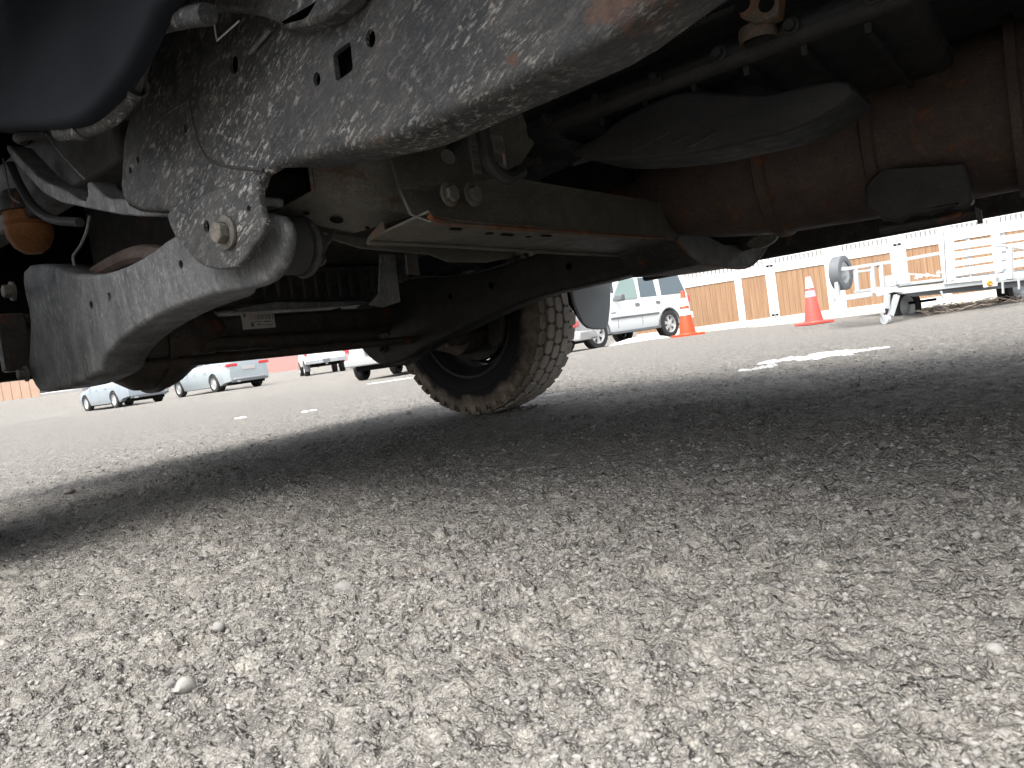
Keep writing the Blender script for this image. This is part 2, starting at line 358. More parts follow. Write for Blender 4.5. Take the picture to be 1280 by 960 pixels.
def ground_mat():
    b = NB('packed_gravel')
    c = b.mix(b.ramp(b.noise(3.5, 5, .6), .35, .68), (.295, .282, .256), (.370, .353, .318))
    c = b.mix(b.ramp(b.noise(19, 6, .7), .42, .64), c, (.430, .408, .362))            # pale packed dust
    warp = b.n("VectorMath"); warp.operation = 'ADD'; nz = b.n("TexNoise"); nz.inputs['Scale'].default_value = 160; b.l(b.tc.outputs['Object'], nz.inputs['Vector'])
    sc_ = b.n("VectorMath"); sc_.operation = 'SCALE'; sc_.inputs['Scale'].default_value = .0028; b.l(nz.outputs['Color'], sc_.inputs[0]); b.l(b.tc.outputs['Object'], warp.inputs[0]); b.l(sc_.outputs[0], warp.inputs[1]); wv = warp.outputs[0]
    loose = b.ramp(b.noise(26, 5, .65), .38, .58, .38, 1)                              # where the surface is loose chips rather than packed dust
    hs_ = None
    for k, (scale, edge, wgt) in enumerate(((62, .16, 1.6), (150, .20, .9), (330, .24, .45))):
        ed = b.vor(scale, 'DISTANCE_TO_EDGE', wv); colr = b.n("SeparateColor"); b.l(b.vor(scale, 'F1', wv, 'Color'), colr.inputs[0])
        pick = b.ramp(colr.outputs[1], .42, .50) if k < 2 else b.ramp(colr.outputs[1], .2, .3)
        grain = b.mix(colr.outputs[0], (.23, .222, .207), (.49, .468, .418))
        amt = b.math('MULTIPLY', b.math('MULTIPLY', loose, pick), (.75, .75, .6)[k])
        c = b.mix(amt, c, grain)
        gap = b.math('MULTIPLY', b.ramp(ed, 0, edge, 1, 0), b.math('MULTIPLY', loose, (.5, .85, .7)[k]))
        c = b.mix(gap, c, (.085, .081, .077))                                           # dark fines and the shade between chips, painted into the colour
        hh = b.math('MULTIPLY', b.math('MULTIPLY', b.ramp(ed, 0, edge * 1.6), b.math('ADD', pick, .25)), b.math('MULTIPLY', loose, wgt)); hs_ = hh if hs_ is None else b.math('ADD', hs_, hh)
    c = b.mix(b.ramp(b.noise(11, 4, .6), .60, .72, 0, .25), c, (.25, .19, .155))
    c = b.mix(b.ramp(b.noise(420, 3, .6), .62, .70, 0, .6), c, (.44, .43, .40))
    c = b.mix(b.ramp(b.noise(500, 3, .6), .30, .38, .6, 0), c, (.08, .075, .07))
    hgt = b.math('ADD', hs_, b.math('MULTIPLY', b.noise(300, 4, .7), .7)); hgt = b.math('ADD', hgt, b.math('MULTIPLY', b.noise(55, 4, .55), 1.4))
    b.bump(hgt, 1.0, .0045)
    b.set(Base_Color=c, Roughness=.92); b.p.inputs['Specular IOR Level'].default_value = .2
    return b.m
M_ground = ground_mat()
ga = np.radians(np.linspace(-47, 47, 1000)); gr = .22 * np.exp(np.linspace(0, math.log(9 / .22), 640))
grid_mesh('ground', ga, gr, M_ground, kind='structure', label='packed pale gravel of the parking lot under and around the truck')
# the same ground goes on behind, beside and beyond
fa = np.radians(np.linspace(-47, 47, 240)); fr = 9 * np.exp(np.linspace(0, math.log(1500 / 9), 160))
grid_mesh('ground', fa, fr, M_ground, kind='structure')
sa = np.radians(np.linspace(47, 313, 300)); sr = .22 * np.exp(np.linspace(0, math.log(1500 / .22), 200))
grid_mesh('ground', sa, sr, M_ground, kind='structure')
gc = MB(); cs = [Vector((.22 * sin(a), .22 * cos(a), float(terr(.22 * sin(a), .22 * cos(a)) + ground_detail(np.array([.22 * sin(a)]), np.array([.22 * cos(a)]))[0]))) for a in np.linspace(0, 2 * pi, 120, endpoint=False)]
gc.add(cs + [Vector((0, 0, 0))], [(i, (i + 1) % 120, 120) for i in range(120)]); gc.build('ground', M_ground, kind='structure')
def gz(x, y): return float(terr(x, y) + ground_detail(np.array([x], float), np.array([y], float))[0])

# ------------------------------------------------------------------ truck
TC = T(-.05, 1.33, 0)
truck = empty('pickup_truck', TC, atan2(TF.y, TF.x), 'large pickup truck seen from underneath, its muddy chassis filling the top of the view', 'pickup truck')
def part(mb, name, mat, parent=truck, **k): return mb.build(name, mat, parent, **k)

# --- near frame rail: side skin, lower flange
rail_px = [(905, -60), (838, -12), (760, 50), (690, 84), (620, 116), (560, 144), (500, 172), (440, 186), (395, 196), (330, 212), (322, 240), (300, 262), (205, 267),
           (160, 262), (148, 240), (150, 205), (152, 165), (172, 110), (186, 60), (215, 10), (250, -60), (400, -200), (980, -200)]
m_ = stamped(rail_px, .600, lambda f: .075 if f < .77 else max(.006, .075 - (f - .77) * 1.2), .014, it=1, polys=[[(416, 70), (418, 66), (435, 53), (438, 53), (441, 84), (440, 88), (423, 101), (420, 100)]],
             holes=[(292, 80, .011, .0135), (396, 99, .007, .0085), (463, 48, .0085, .0105), (232, 161, .005, .007), (172, 197, .005, .010), (163, 213, .005, .006)])
rail = part(m_, 'frame_rail', M_rail)
def backing(px, l, nm, par, mat=None):   # black sheet that paints the shade behind the punched holes
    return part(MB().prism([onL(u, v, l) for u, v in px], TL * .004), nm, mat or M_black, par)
backing([(860, -60), (760, 20), (640, 80), (500, 150), (420, 170), (300, 185), (200, 235), (160, 235), (158, 180), (200, 70), (260, -60)], .628, 'shade_backing', rail)
# curved rail seam, its overlap's shade put in as a dark tube; weld bead
for nm, pth, rr in (('seam_shade', [(238, 122), (243, 150), (250, 178), (262, 198), (285, 208), (330, 213)], .0035),
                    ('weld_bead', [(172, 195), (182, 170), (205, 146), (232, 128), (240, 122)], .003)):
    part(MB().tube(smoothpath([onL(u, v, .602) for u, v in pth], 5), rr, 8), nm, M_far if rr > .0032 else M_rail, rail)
# lower flange of the rail, rusty lip
lip = [(905, -60), (838, -8), (785, 36), (760, 56), (712, 80), (666, 96), (610, 120), (557, 143), (510, 170), (479, 186), (430, 192), (391, 197)]
mb = MB(); lp = [onL(u, v, .672) for u, v in lip]
mb.tube(smoothpath(lp, 3), .0035, 6); part(mb, 'lip', M_rusty, rail)
# kick-up lip that runs forward under the spring
kick = [(322, 262), (205, 270), (160, 270), (118, 262), (62, 250), (30, 215), (8, 190)]
up_ = [(8, 178), (24, 196), (52, 226), (80, 236), (98, 250), (110, 252), (108, 222), (124, 240), (137, 249), (150, 248), (205, 250), (322, 240)]
mb = MB(); mb.prism([onL(u, v, .612) for u, v in chaikin(kick + up_, 1)], TL * .045); part(mb, 'flange', M_arm, rail, bevel=.003)
part(MB().tube([onL(58, 168, .615), onL(80, 196, .613), onL(106, 224, .612)], .0022, 6), 'edge_strip', M_arm, rail)
# far frame rail
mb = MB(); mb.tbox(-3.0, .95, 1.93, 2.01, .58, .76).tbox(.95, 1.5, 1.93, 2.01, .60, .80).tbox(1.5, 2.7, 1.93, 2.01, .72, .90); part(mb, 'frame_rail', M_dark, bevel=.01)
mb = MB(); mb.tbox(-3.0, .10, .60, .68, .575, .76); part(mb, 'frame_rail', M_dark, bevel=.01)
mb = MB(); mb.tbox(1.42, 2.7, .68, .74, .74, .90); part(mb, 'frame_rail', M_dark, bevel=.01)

# --- arm bracket on the near rail
br_px = [(206, 262), (215, 292), (232, 312), (250, 332), (275, 338), (295, 334), (306, 324), (316, 308), (330, 290), (331, 276), (325, 262), (323, 240), (323, 213), (300, 225), (240, 248)]
brk = part(stamped(br_px, .592, .010, .004, holes=[(258, 283, .008, .010), (311, 261, .005, .005)]), 'arm_bracket', M_rail)
backing([(245, 265), (275, 265), (320, 250), (320, 275), (300, 300), (250, 305)], .606, 'shade_backing', brk)
def hexbolt(name, c, ax, r, h, mat, parent, washer=1.45, up=TZ):
    mb = MB(); ax = Vector(ax).normalized()
    mb.lathe([(0, .0001), (0, r * washer), (-.25 * h, r * washer), (-.3 * h, r * .95)], c, ax, 24)
    mb.lathe([(-.28 * h, .0001), (-.28 * h, r), (-h * .92, r), (-h, r * .88), (-h, .0001)], c, ax, 6)
    o = mb.build(name, mat, parent, smooth=30, bevel=.0008); return o
hexbolt('bolt', onL(284, 291, .591), TL, .0165, .020, M_bolt, brk, 1.5)
hexbolt('bolt', onL(17, 364, .628), TL, .016, .022, M_bolt, truck); hexbolt('bolt', onL(34, 467, .628), TL, .013, .02, M_bolt, truck)

# --- near radius arm
arm_px = [(30, 333), (60, 330), (88, 343), (122, 345), (152, 337), (185, 320), (214, 297), (250, 280), (300, 268), (345, 268), (358, 285), (358, 308), (352, 328), (340, 347),
          (318, 358), (284, 363), (244, 374), (206, 389), (172, 408), (146, 428), (130, 448), (126, 466), (92, 483), (52, 491), (44, 482), (36, 462), (38, 428), (39, 395), (30, 360)]
arm = part(stamped(arm_px, .632, lambda f: .085 if f > 1.10 else max(.016, .085 - (1.10 - f) * .6), .008, it=1, holes=[(227, 330.5, .0085, .0092), (137.5, 370.5, .0085, .0092), (115, 381.5, .0095, .0100)]), 'radius_arm', M_arm, solid=.004)
backing([(60, 350), (110, 358), (160, 350), (220, 310), (270, 290), (270, 345), (200, 375), (150, 405), (100, 460), (60, 465)], .665, 'shade_backing', arm)
# sleeve and rubber bushing at the rear eye
c = onL(287, 291, .60)
bc = TI(c); part(MB().lathe([(.0, .020), (.0, .046), (.055, .046), (.055, .02)], T(bc[0] - .005, .655, bc[2] - .018), TL, 36), 'bushing', M_rub, arm)
part(MB().lathe([(.0, .030), (.0, .048), (.006, .050), (.010, .048), (.010, .03)], T(bc[0] - .005, .716, bc[2] - .020), TL, 36), 'bushing_sleeve', M_dark, arm)
# bracket ear behind the bushing
ear = [(385, 280), (412, 272), (420, 292), (402, 312), (407, 330), (390, 336), (372, 338), (376, 305)]
part(MB().prism([onL(u, v, .80) for u, v in chaikin(ear, 1)], TL * .006), 'bracket_ear', M_axle, bevel=.002)

# --- channel that carries the crossmember out of the near rail: open end towards the camera
def quadplate(ps, th, nm, mat, parent, **k):
    ps = [Vector(p) for p in ps]; n = (ps[1] - ps[0]).cross(ps[-1] - ps[0]).normalized()
    return MB().prism(ps, n * th).build(nm, mat, parent, **k)
chn = part(MB().prism([onL(325, 214, .675), onL(338, 268, .69), onL(343, 269, .71), onL(330, 214, .71)], TF * .004), 'channel', M_rusty)
A_, B_ = onL(338, 269, .69), onL(392, 240, .69)
D_, Cc = onF(441, 292, .93), onF(516, 270, .80)
quadplate([A_, B_, Cc, D_], .004, 'channel_floor', M_cross, chn, bevel=.001)
w = [B_, onL(388, 214, .69), onL(389, 190, .69), onF(440, 180, .80), onF(490, 165, .78), onF(505, 215, .79), onF(515, 245, .795), Cc]
MB().prism(w, TF * .004).build('channel_wall', M_cross, chn)
quadplate([onL(326, 214, .69), A_, D_, onF(450, 230, .95)], .004, 'channel_wall', M_far, chn)  # inner wall coloured near black for the shade inside the channel
MB().prism([onL(330, 216, .76), onL(390, 190, .76), onL(392, 240, .76), onL(340, 266, .76)], TL * .004).build('shade_backing', M_black, chn)  # black sheet painting the shade in the open channel end
mb = MB(); mb.tube([onL(326, 213, .69), A_], .0032, 6).tube([A_, B_], .0034, 6).tube([B_, onL(388, 214, .69), onL(389, 190, .69)], .0034, 6)
mb.build('cut_edge', M_bolt, chn)
for u, v, r1 in ((421, 272, .011), (383, 263, .005), (459, 281, .004)):
    p = onF(u, v, .87); # holes punched in the floor plate
    nn = ((B_ - A_).cross(D_ - A_)).normalized(); t = (A_ - C0).dot(nn) / (ray(u, v).dot(nn)); p = C0 + ray(u, v) * t
    nn = nn if nn.z < 0 else -nn
    MB().lathe([(.0002, .0001), (.0012, r1 * .9), (.0002, r1)], p + nn * .0045, nn, 16).build('punched_hole', M_black, chn)

# --- gusset (tall olive plate facing the camera) and its bolts
gus = [(478, 160), (520, 130), (640, 110), (668, 180), (640, 222), (700, 232), (835, 254), (852, 300), (700, 290), (540, 277), (515, 268), (500, 235)]
def gf(u): return .80 - .10 * min(1, max(0, (u - 478) / 60))
gp = [onF(u, v, gf(u)) for u, v in gus]
cm = empty('crossmember', (0, 0, 0)); cm.parent = truck; cm.matrix_basis = Matrix.Identity(4)
bpy.data.objects.remove(cm)
cm = part(MB().prism(gp, TF * .006), 'crossmember', M_cross, bevel=.0015)
for u in (561, 590): hexbolt('bolt', onF(u, 243, .698), TF, .013, .012, M_cross, cm, 1.45)
for u in (655, 668): hexbolt('bolt', onF(u, 203, .74), TF, .009, .012, M_dark, cm, 1.3)
# bottom plate between the rear and the front lip
rear = [(536, 268), (550, 278), (620, 284), (700, 289), (780, 295), (845, 299)]
front = [(460, 303), (540, 306), (620, 311), (700, 316), (772, 319)]
RP = [onF(u, v, .706) for u, v in rear]; FP = [onF(u, v, .86) for u, v in front]
def strip(A, B, th, nm, mat, parent, **k):
    n = len(A); mb = MB(); V = [Vector(p) for p in A] + [Vector(p) for p in B]; V += [p + TZ * th for p in V]
    F = []
    for i in range(n - 1):
        F += [(i, i + 1, n + i + 1, n + i), (2 * n + i, 3 * n + i, 3 * n + i + 1, 2 * n + i + 1), (i, 2 * n + i, 2 * n + i + 1, i + 1), (n + i, n + i + 1, 3 * n + i + 1, 3 * n + i)]
    F += [(0, n, 3 * n, 2 * n), (n - 1, 3 * n - 1, 4 * n - 1, 2 * n - 1)]
    return mb.add(V, F).build(nm, mat, parent, **k)
def lerp(A, t): 
    x = t * (len(A) - 1); i = min(int(x), len(A) - 2); return A[i].lerp(A[i + 1], x - i)
N = 9
strip([lerp(RP, i / (N - 1)) + TZ * .003 for i in range(N)], [lerp(FP, i / (N - 1)) + TZ * .003 for i in range(N)], .004, 'bottom_plate', M_cross, cm, bevel=.001)
mb = MB().tube(smoothpath(RP, 3), .0045, 8); mb.build('rolled_edge', M_rusty, cm)
mb = MB().tube(smoothpath(FP, 3), .0042, 8); mb.build('rolled_edge', M_cross, cm)
mb = MB().prism([FP[0], FP[0] + (RP[0] - FP[0]) * .30 + TZ * .004, FP[0] + (RP[0] - FP[0]) * .30 + TZ * .022, FP[0] + TZ * .008], TL * .004); mb.build('end_flange', M_rusty, cm)
for (u, v, a, b_) in ((570, 287, .017, .006), (612, 292.5, .010, .005), (634, 294, .022, .006), (661, 296.5, .008, .004), (683, 295.5, .020, .005)):
    p = onZ(u, v, (RP[2].z + FP[2].z) / 2 + .0015)
    MB().prism([p + TL * a + TF * b_, p - TL * a * .6 + TF * b_, p - TL * a - TF * b_, p + TL * a * .6 - TF * b_], TZ * .0012).build('slot', M_black, cm)
# raised web inside the channel + drop section that dips under the exhaust
mb = MB(); dip = [(845, 299), (852, 252), (880, 285), (905, 302), (932, 305), (968, 292), (962, 305), (935, 332), (870, 340), (790, 348), (778, 332), (770, 318)]
web = [onF(u, v, .70 + .14 * t) for (u, v), t in zip([(845, 299), (862, 318), (880, 330), (905, 334), (935, 332)], (0, 0, 0, 0, 0))]
web2 = [onF(u, v, .86) for u, v in [(772, 319), (785, 338), (792, 347), (850, 344), (900, 337)]]
strip(web, web2, .004, 'drop_plate', M_dark, cm)
rearw = [(845, 299), (862, 318), (880, 330), (905, 334), (940, 331), (968, 294), (962, 290), (935, 306), (905, 306), (878, 292), (850, 253)]
MB().prism([onF(u, v, .700) for u, v in rearw], TF * .005).build('drop_web', M_dark, cm, bevel=.001)
mb = MB().tube(smoothpath([onF(u, v, .702) for u, v in rearw[:6]], 4), .0045, 8); mb.build('rolled_edge', M_rusty, cm)
# lighter cover plate hanging in front of the crossmember
cov = [(405, 290), (450, 296), (640, 314), (638, 322), (610, 328), (560, 327), (538, 318), (450, 310), (420, 300)]
part(MB().prism([onF(u, v, .98) for u, v in cov], TF * .005), 'cover_plate', M_cross, bevel=.001)

# labels stuck to the gusset (lettering seen through the gap of the hose)
def sticker(corners, plane, nm, parent, lines):
    pass
def flatlabel(c, ax, ay, w, h, nrm, parent, items, base=M_label):
    lb = MB().box(c, ax * w / 2, ay * h / 2, nrm * .0004).build('label', base, parent)
    for (x0, x1, y0, y1, mt) in items:
        cc = c + ax * ((x0 + x1) / 2 - .5) * w + ay * ((y0 + y1) / 2 - .5) * h + nrm * .0007
        MB().box(cc, ax * (x1 - x0) * w / 2, ay * (y1 - y0) * h / 2, nrm * .0002).build('print', mt, parent)
    return lb
def text_on(txt, c, ax, ay, nrm, size, mat, parent, flip=False):
    cu = bpy.data.curves.new('lettering', 'FONT'); cu.body = txt; cu.size = 1; cu.align_x = 'CENTER'; cu.align_y = 'CENTER'
    tmp = bpy.data.objects.new('tmp', cu); COL.objects.link(tmp); dg = bpy.context.evaluated_depsgraph_get(); me = bpy.data.meshes.new_from_object(tmp.evaluated_get(dg))
    vs = [c + ax * p.co.x * size * (-1 if flip else 1) + ay * p.co.y * size + nrm * .001 for p in me.vertices]; fs = [tuple(p.vertices) for p in me.polygons]
    bpy.data.objects.remove(tmp); mb = MB(); mb.add(vs, fs); o = mb.build('lettering', mat, parent, smooth=0); return o
gl = cm
its = [(.12, .9, .80, .86, M_ink), (.12, .9, .60, .72, M_ink), (.2, .8, .50, .54, M_ink), (.18, .92, .12, .30, M_ink), (.12, .9, .36, .40, M_ink)]
flatlabel(onF(594, 197, .697), TL, TZ, .020, .050, -TF, gl, its, M_label2)
flatlabel(onF(623, 189, .697), TL, TZ, .034, .052, -TF, gl, [(.1, .7, .12, .40, M_ink), (.75, .95, .1, .45, M_pink)], M_label2)
text_on('IN', onF(624, 183, .6955), TL, TZ, -TF, .022, M_ink, gl, True)
mb = MB().tube(smoothpath([onF(u, v, .66) for u, v in [(588, 120), (600, 150), (606, 180), (612, 205), (632, 222), (652, 214)]], 6), .011, 10); part(mb, 'hose', M_rub)
part(MB().tube(smoothpath([onF(u, v, .67) for u, v in [(560, 150), (575, 178), (560, 196)]], 5), .012, 10), 'hose', M_rub)

# --- far radius arm
farm = [(435, 392), (462, 372), (500, 352), (530, 347), (565, 347), (600, 341), (640, 329), (680, 314), (730, 308), (800, 318), (850, 322), (800, 338), (770, 348), (715, 360),
        (672, 370), (634, 385), (596, 402), (560, 420), (530, 434), (512, 447), (490, 456), (474, 456), (458, 444), (446, 428), (436, 412)]
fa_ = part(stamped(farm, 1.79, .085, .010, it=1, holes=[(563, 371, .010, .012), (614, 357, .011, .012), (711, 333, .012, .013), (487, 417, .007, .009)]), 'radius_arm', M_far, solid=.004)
backing([(470, 385), (510, 365), (560, 360), (620, 345), (700, 322), (780, 330), (715, 350), (630, 375), (560, 408), (500, 440), (470, 430)], 1.83, 'shade_backing', fa_)
MB().tube(smoothpath([onL(u, v, 1.80) for u, v in [(502, 350), (530, 346.5), (565, 346.5), (600, 340.5), (640, 328)]], 5), .005, 6).build('flange', M_arm, fa_)
fl = [(715, 359), (672, 369), (634, 384), (596, 401), (560, 419), (530, 434), (512, 448), (500, 455)]
fl2 = [(715, 361), (674, 372), (637, 388), (600, 406), (566, 424), (541, 437), (524, 450), (508, 458)]
strip([onL(u, v, 1.80) for u, v in fl], [onL(u, v, 1.875) for u, v in fl2], .004, 'flange', M_cross, fa_)
hexbolt('bolt', onL(478, 433, 1.785), TL, .018, .022, M_far, fa_)
# bracket that hangs above the far arm
bk = [(461, 381), (462, 377), (473, 368), (476, 364), (476, 318), (494, 318), (496, 340), (501, 377), (499, 380), (480, 384)]
part(MB().prism([onF(u, v, 1.15) for u, v in [(476, 318), (494, 318), (497, 345), (501, 377), (480, 384), (474, 366)]], TF * .006).prism([onF(u, v, 1.151) for u, v in [(461, 381), (474, 366), (484, 383), (480, 384.5)]], TF * .004), 'bracket', M_arm, bevel=.002)
part(MB().prism([onF(u, v, 1.25) for u, v in [(508, 318), (522, 318), (525, 344), (510, 342)]], TF * .006), 'bracket', M_cross)

# --- front axle: beam, tubes, differential, label
axl = part(MB().tbox(1.90, 2.02, 1.00, 1.90, .405, .475), 'axle_beam', M_axle, bevel=.012)
part(MB().tube([T(1.95, .74, .43), T(1.95, 2.20, .42)], .042, 20), 'axle_tube', M_axle)
part(MB().tube(smoothpath([onF(240, 432, 1.86), onF(330, 427, 1.86), onF(470, 418, 1.86)], 4), .022, 16), 'tie_rod', M_axle)
part(MB().tube([T(1.80, .64, .355), T(1.82, 2.2, .338)], .014, 14), 'drag_link', M_axle)
mb = MB(); dc = onF(186, 420, 1.93)
mb.lathe([(-.16, .0001), (-.16, .06), (-.13, .095), (-.10, .115), (-.055, .142), (.02, .147), (.05, .135), (.09, .108), (.15, .080), (.19, .050), (.21, .03)], dc, TL, 40); part(mb, 'differential', M_axle)
part(MB().lathe([(-.02, .141), (-.02, .154), (.0, .154), (.0, .141)], dc, TL, 40, True), 'differential_rim', M_axle)
lb_c = onF(323, 400, 1.898)
its = [(.02, .10, .05, .95, M_label)]
for i in range(14): x0 = .22 + i * .055; its.append((x0, x0 + (.012, .026, .018, .033)[i % 4], .52, .82, M_ink if i > 3 else M_pink))
its += [(.25, .60, .38, .42, M_ink), (.66, .88, .36, .42, M_ink), (.25, .34, .14, .34, M_ink), (.45, .55, .20, .27, M_ink), (.62, .90, .16, .20, M_ink), (.06, .14, .72, .9, M_ink)]
flatlabel(lb_c, TL, TZ, .112, .052, -TF, axl, its)
# oil pan with ribs and its pale lower edge
pan = part(MB().tbox(1.78, 2.3, 1.10, 1.66, .492, .60), 'oil_pan', M_dark, bevel=.01)
for i in range(11): MB().tbox(1.765, 1.782, 1.14 + i * .045, 1.152 + i * .045, .50, .592).build('rib', M_dark, pan, bevel=.003)
part(MB().prism([onF(u, v, 1.74) for u, v in [(300, 385), (325, 380), (345, 377), (400, 377), (455, 376), (462, 379), (400, 384), (340, 386), (300, 389)]], TF * .03), 'pan_gasket_lip', M_galv if False else M_arm, bevel=.003)
part(MB().tube([onF(345, 338, 1.75), onF(480, 334, 1.75)], .008, 8), 'pipe', M_far)
part(MB().lathe([(0, .0001), (0, .018), (-.01, .018), (-.01, .010), (-.004, .009)], onF(462, 367, 1.74), TF, 18), 'plug', M_dark)

# --- bump stop, spring, hoses on the left
part(MB().lathe([(.10, .0001), (.10, .020), (.085, .038), (.06, .050), (.035, .052), (.03, .046), (.024, .052), (.0, .050), (-.012, .044)], onL(33, 266, .70) , -TZ, 28), 'bump_stop', M_orange)
part(MB().lathe([(0, .03), (0, .058), (-.03, .058), (-.05, .045), (-.05, .0001)], onL(33, 266, .70), -TZ, 28), 'bump_stop_cup', M_dark)
pts = []
for i in range(90): a = i / 90 * 2 * pi * 3.2; pts.append(T(1.80 + .052 * cos(a), .70 + .052 * sin(a), .86 + i * .0009 + .006 * i / 10))
part(MB().tube(pts, .010, 8), 'coil_spring', M_arm)
part(MB().tube(smoothpath([onL(u, v, .66) for u, v in [(13, 205), (25, 232), (42, 258), (65, 274), (100, 278)]], 6), .010, 10), 'hose', M_rub)
part(MB().tube(smoothpath([onL(u, v, .64) for u, v in [(4, 198), (9, 225), (13, 245), (25, 254)]], 6), .002, 6), 'wire', M_arm)
part(MB().tube(smoothpath([onL(u, v, .66) for u, v in [(112, 270), (108, 290), (100, 308), (92, 320), (93, 332)]], 6), .003, 6), 'wire', M_arm)
part(MB().tube(smoothpath([onL(u, v, .70) for u, v in [(120, 345), (150, 328), (178, 318), (215, 322)]], 5), .02, 10), 'hose', M_exh)
# wheel-side castings at the far left
kn = MB(); kn.prism([onL(u, v, .66) for u, v in chaikin([(-30, 395), (10, 392), (16, 402), (14, 412), (24, 418), (20, 428), (18, 440), (6, 448), (-30, 450)], 1)], TL * .05); part(kn, 'knuckle', M_axle, bevel=.004)
part(MB().tbox(1.98, 2.02, .60, .66, .38, .52), 'axle_bracket', M_axle, bevel=.006)

# --- splash shield (top left) with the hose clipped to its edge
sh = [(-260, 170), (-40, 161), (40, 160), (85, 158), (110, 144), (140, 110), (162, 78), (178, 45), (190, 15), (225, -30), (260, -120), (-260, -300)]
part(stamped(sh, .465, .025, .014, it=2), 'splash_shield', M_liner)
part(MB().tube(smoothpath([onL(u, v, .500) for u, v in [(75, 166), (110, 160), (140, 145), (160, 122), (172, 90), (182, 55), (196, 32), (230, 22), (260, 18)]], 6), .013, 12), 'brake_hose', M_rail)
for u, v in ((102, 160), (167, 108)): part(MB().lathe([(-.010, .0165), (.010, .0165)], onL(u, v, .500), onL(u + 14, v - 8, .5) - onL(u, v, .5), 16), 'hose_clip', M_rail, solid=.003)
part(MB().prism([onL(u, v, .57) for u, v in chaikin([(190, 30), (250, 8), (300, 12), (345, 25), (352, 38), (420, 20), (470, -60), (190, -60)], 1)], TL * .03), 'cab_mount', M_rail, bevel=.006)
part(MB().tube([onL(267, 26, .585), onL(271, 51, .585), onL(299, 26, .585)], .0012, 6), 'wire', M_label)
part(MB().tube([onL(312, 67, .594), onL(338, 37, .594)], .003, 6), 'weld_bead', M_arm)

# --- underside right: transmission, converters, heat shields, hoses
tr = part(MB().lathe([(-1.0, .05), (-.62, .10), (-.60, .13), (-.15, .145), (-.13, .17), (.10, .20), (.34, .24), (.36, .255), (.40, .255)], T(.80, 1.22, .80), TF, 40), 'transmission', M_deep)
for i in range(9):
    a = radians(150 + i * 15); d = Vector((0, 0, 0)) + TL * sin(a) * 1 + TZ * cos(a)
    MB().box(T(.50, 1.22, .80) + d * .155, TF * .28, d * .012, d.cross(TF) * .004).build('rib', M_deep, tr)
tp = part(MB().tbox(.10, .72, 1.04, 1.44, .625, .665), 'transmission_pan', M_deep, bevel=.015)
for i in range(6): hexbolt('bolt', T(.15 + i * .1, 1.03, .645), TL, .008, .012, M_deep, tp)
for i in range(7): MB().tbox(.16 + i * .08, .168 + i * .08, 1.06, 1.42, .612, .626).build('rib', M_deep, tp)
sk = [(706, 190), (745, 172), (770, 150), (812, 128), (850, 112), (905, 116), (960, 118), (1010, 104), (1060, 98), (1070, 118), (1020, 150), (985, 165), (930, 178), (870, 192), (800, 200), (740, 202)]
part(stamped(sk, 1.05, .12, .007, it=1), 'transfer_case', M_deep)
for (a, b_) in (((812, 178), (838, 165)), ((835, 182), (866, 168)), ((858, 186), (896, 166)), ((790, 190), (815, 178))):
    part(MB().tube([onL(*a, 1.048), onL(*b_, 1.048)], .002, 6), 'fin', M_dark)
part(MB().tube(smoothpath([onL(u, v, .95) for u, v in [(640, 110), (700, 96), (760, 72), (820, 42), (870, 10), (900, -25)]], 8), .016, 12), 'wiring_loom', M_dark)
lp = smoothpath([onL(u, v, .95) for u, v in [(745, 80), (790, 58), (840, 30), (880, 4)]], 9)
cr = MB()
for i in range(0, len(lp) - 1): cr.tube([lp[i], lp[i].lerp(lp[i + 1], .45)], .0185, 10)
part(cr, 'corrugated_sleeve', M_dark)
# rusty ball-joint bracket at the top
part(MB().prism([onL(u, v, 1.0) for u, v in [(915, -20), (925, 22), (945, 30), (972, 18), (975, -20)]], TL * .03), 'bracket', M_rusty, bevel=.003)
part(MB().lathe([(0, .0001), (0, .024), (.01, .026), (.02, .024)], onL(946, 34, 1.03), -TZ, 24), 'grommet', M_rusty)
for u, v in ((928, 5), (958, 5)): part(MB().lathe([(0, .0001), (-.002, .010), (0, .0105)], onL(u, v, .999), TL, 16), 'hole_rim', M_black)
# particulate filter / muffler can
EC = T(0, 1.64, .575)
prof = [(-1.1, .055), (-.62, .055), (-.50, .10), (-.42, .148), (.24, .148), (.245, .155), (.262, .155), (.267, .148), (.445, .140), (.45, .147), (.470, .147), (.475, .138), (.60, .120), (.72, .09), (.80, .062), (1.0, .06)]
ex = part(MB().lathe(prof, EC, TF, 56), 'exhaust_canister', M_exh)
MB().lathe([(.02, .149), (.02, .162), (.035, .162), (.035, .149)], EC, TF, 48, True).build('clamp_band', M_exh, ex)
MB().lathe([(-.22, .149), (-.22, .160), (-.205, .160), (-.205, .149)], EC, TF, 48, True).build('clamp_band', M_exh, ex)
part(MB().tube(smoothpath([T(1.0, 1.62, .60), T(1.25, 1.60, .64), T(1.5, 1.62, .72), T(1.8, 1.65, .80)], 6), .045, 16), 'exhaust_pipe', M_exh)
hs_ = MB(); hs_.prism([onL(u, v, 1.48) for u, v in [(1083, 262), (1080, 232), (1096, 214), (1130, 207), (1206, 203), (1212, 224), (1216, 252), (1204, 262), (1188, 258), (1160, 268), (1140, 268), (1120, 278), (1104, 274), (1094, 266)]], TL * .05)
part(hs_, 'heat_shield', M_far, bevel=.005)
part(MB().prism([onL(u, v, 1.52) for u, v in [(1218, 258), (1226, 262), (1228, 278), (1222, 280)]], TL * .02), 'tab', M_dark)
part(MB().tube([onL(1100, 288, 1.56), onL(1222, 266, 1.56)], .010, 10), 'brake_line', M_dark)
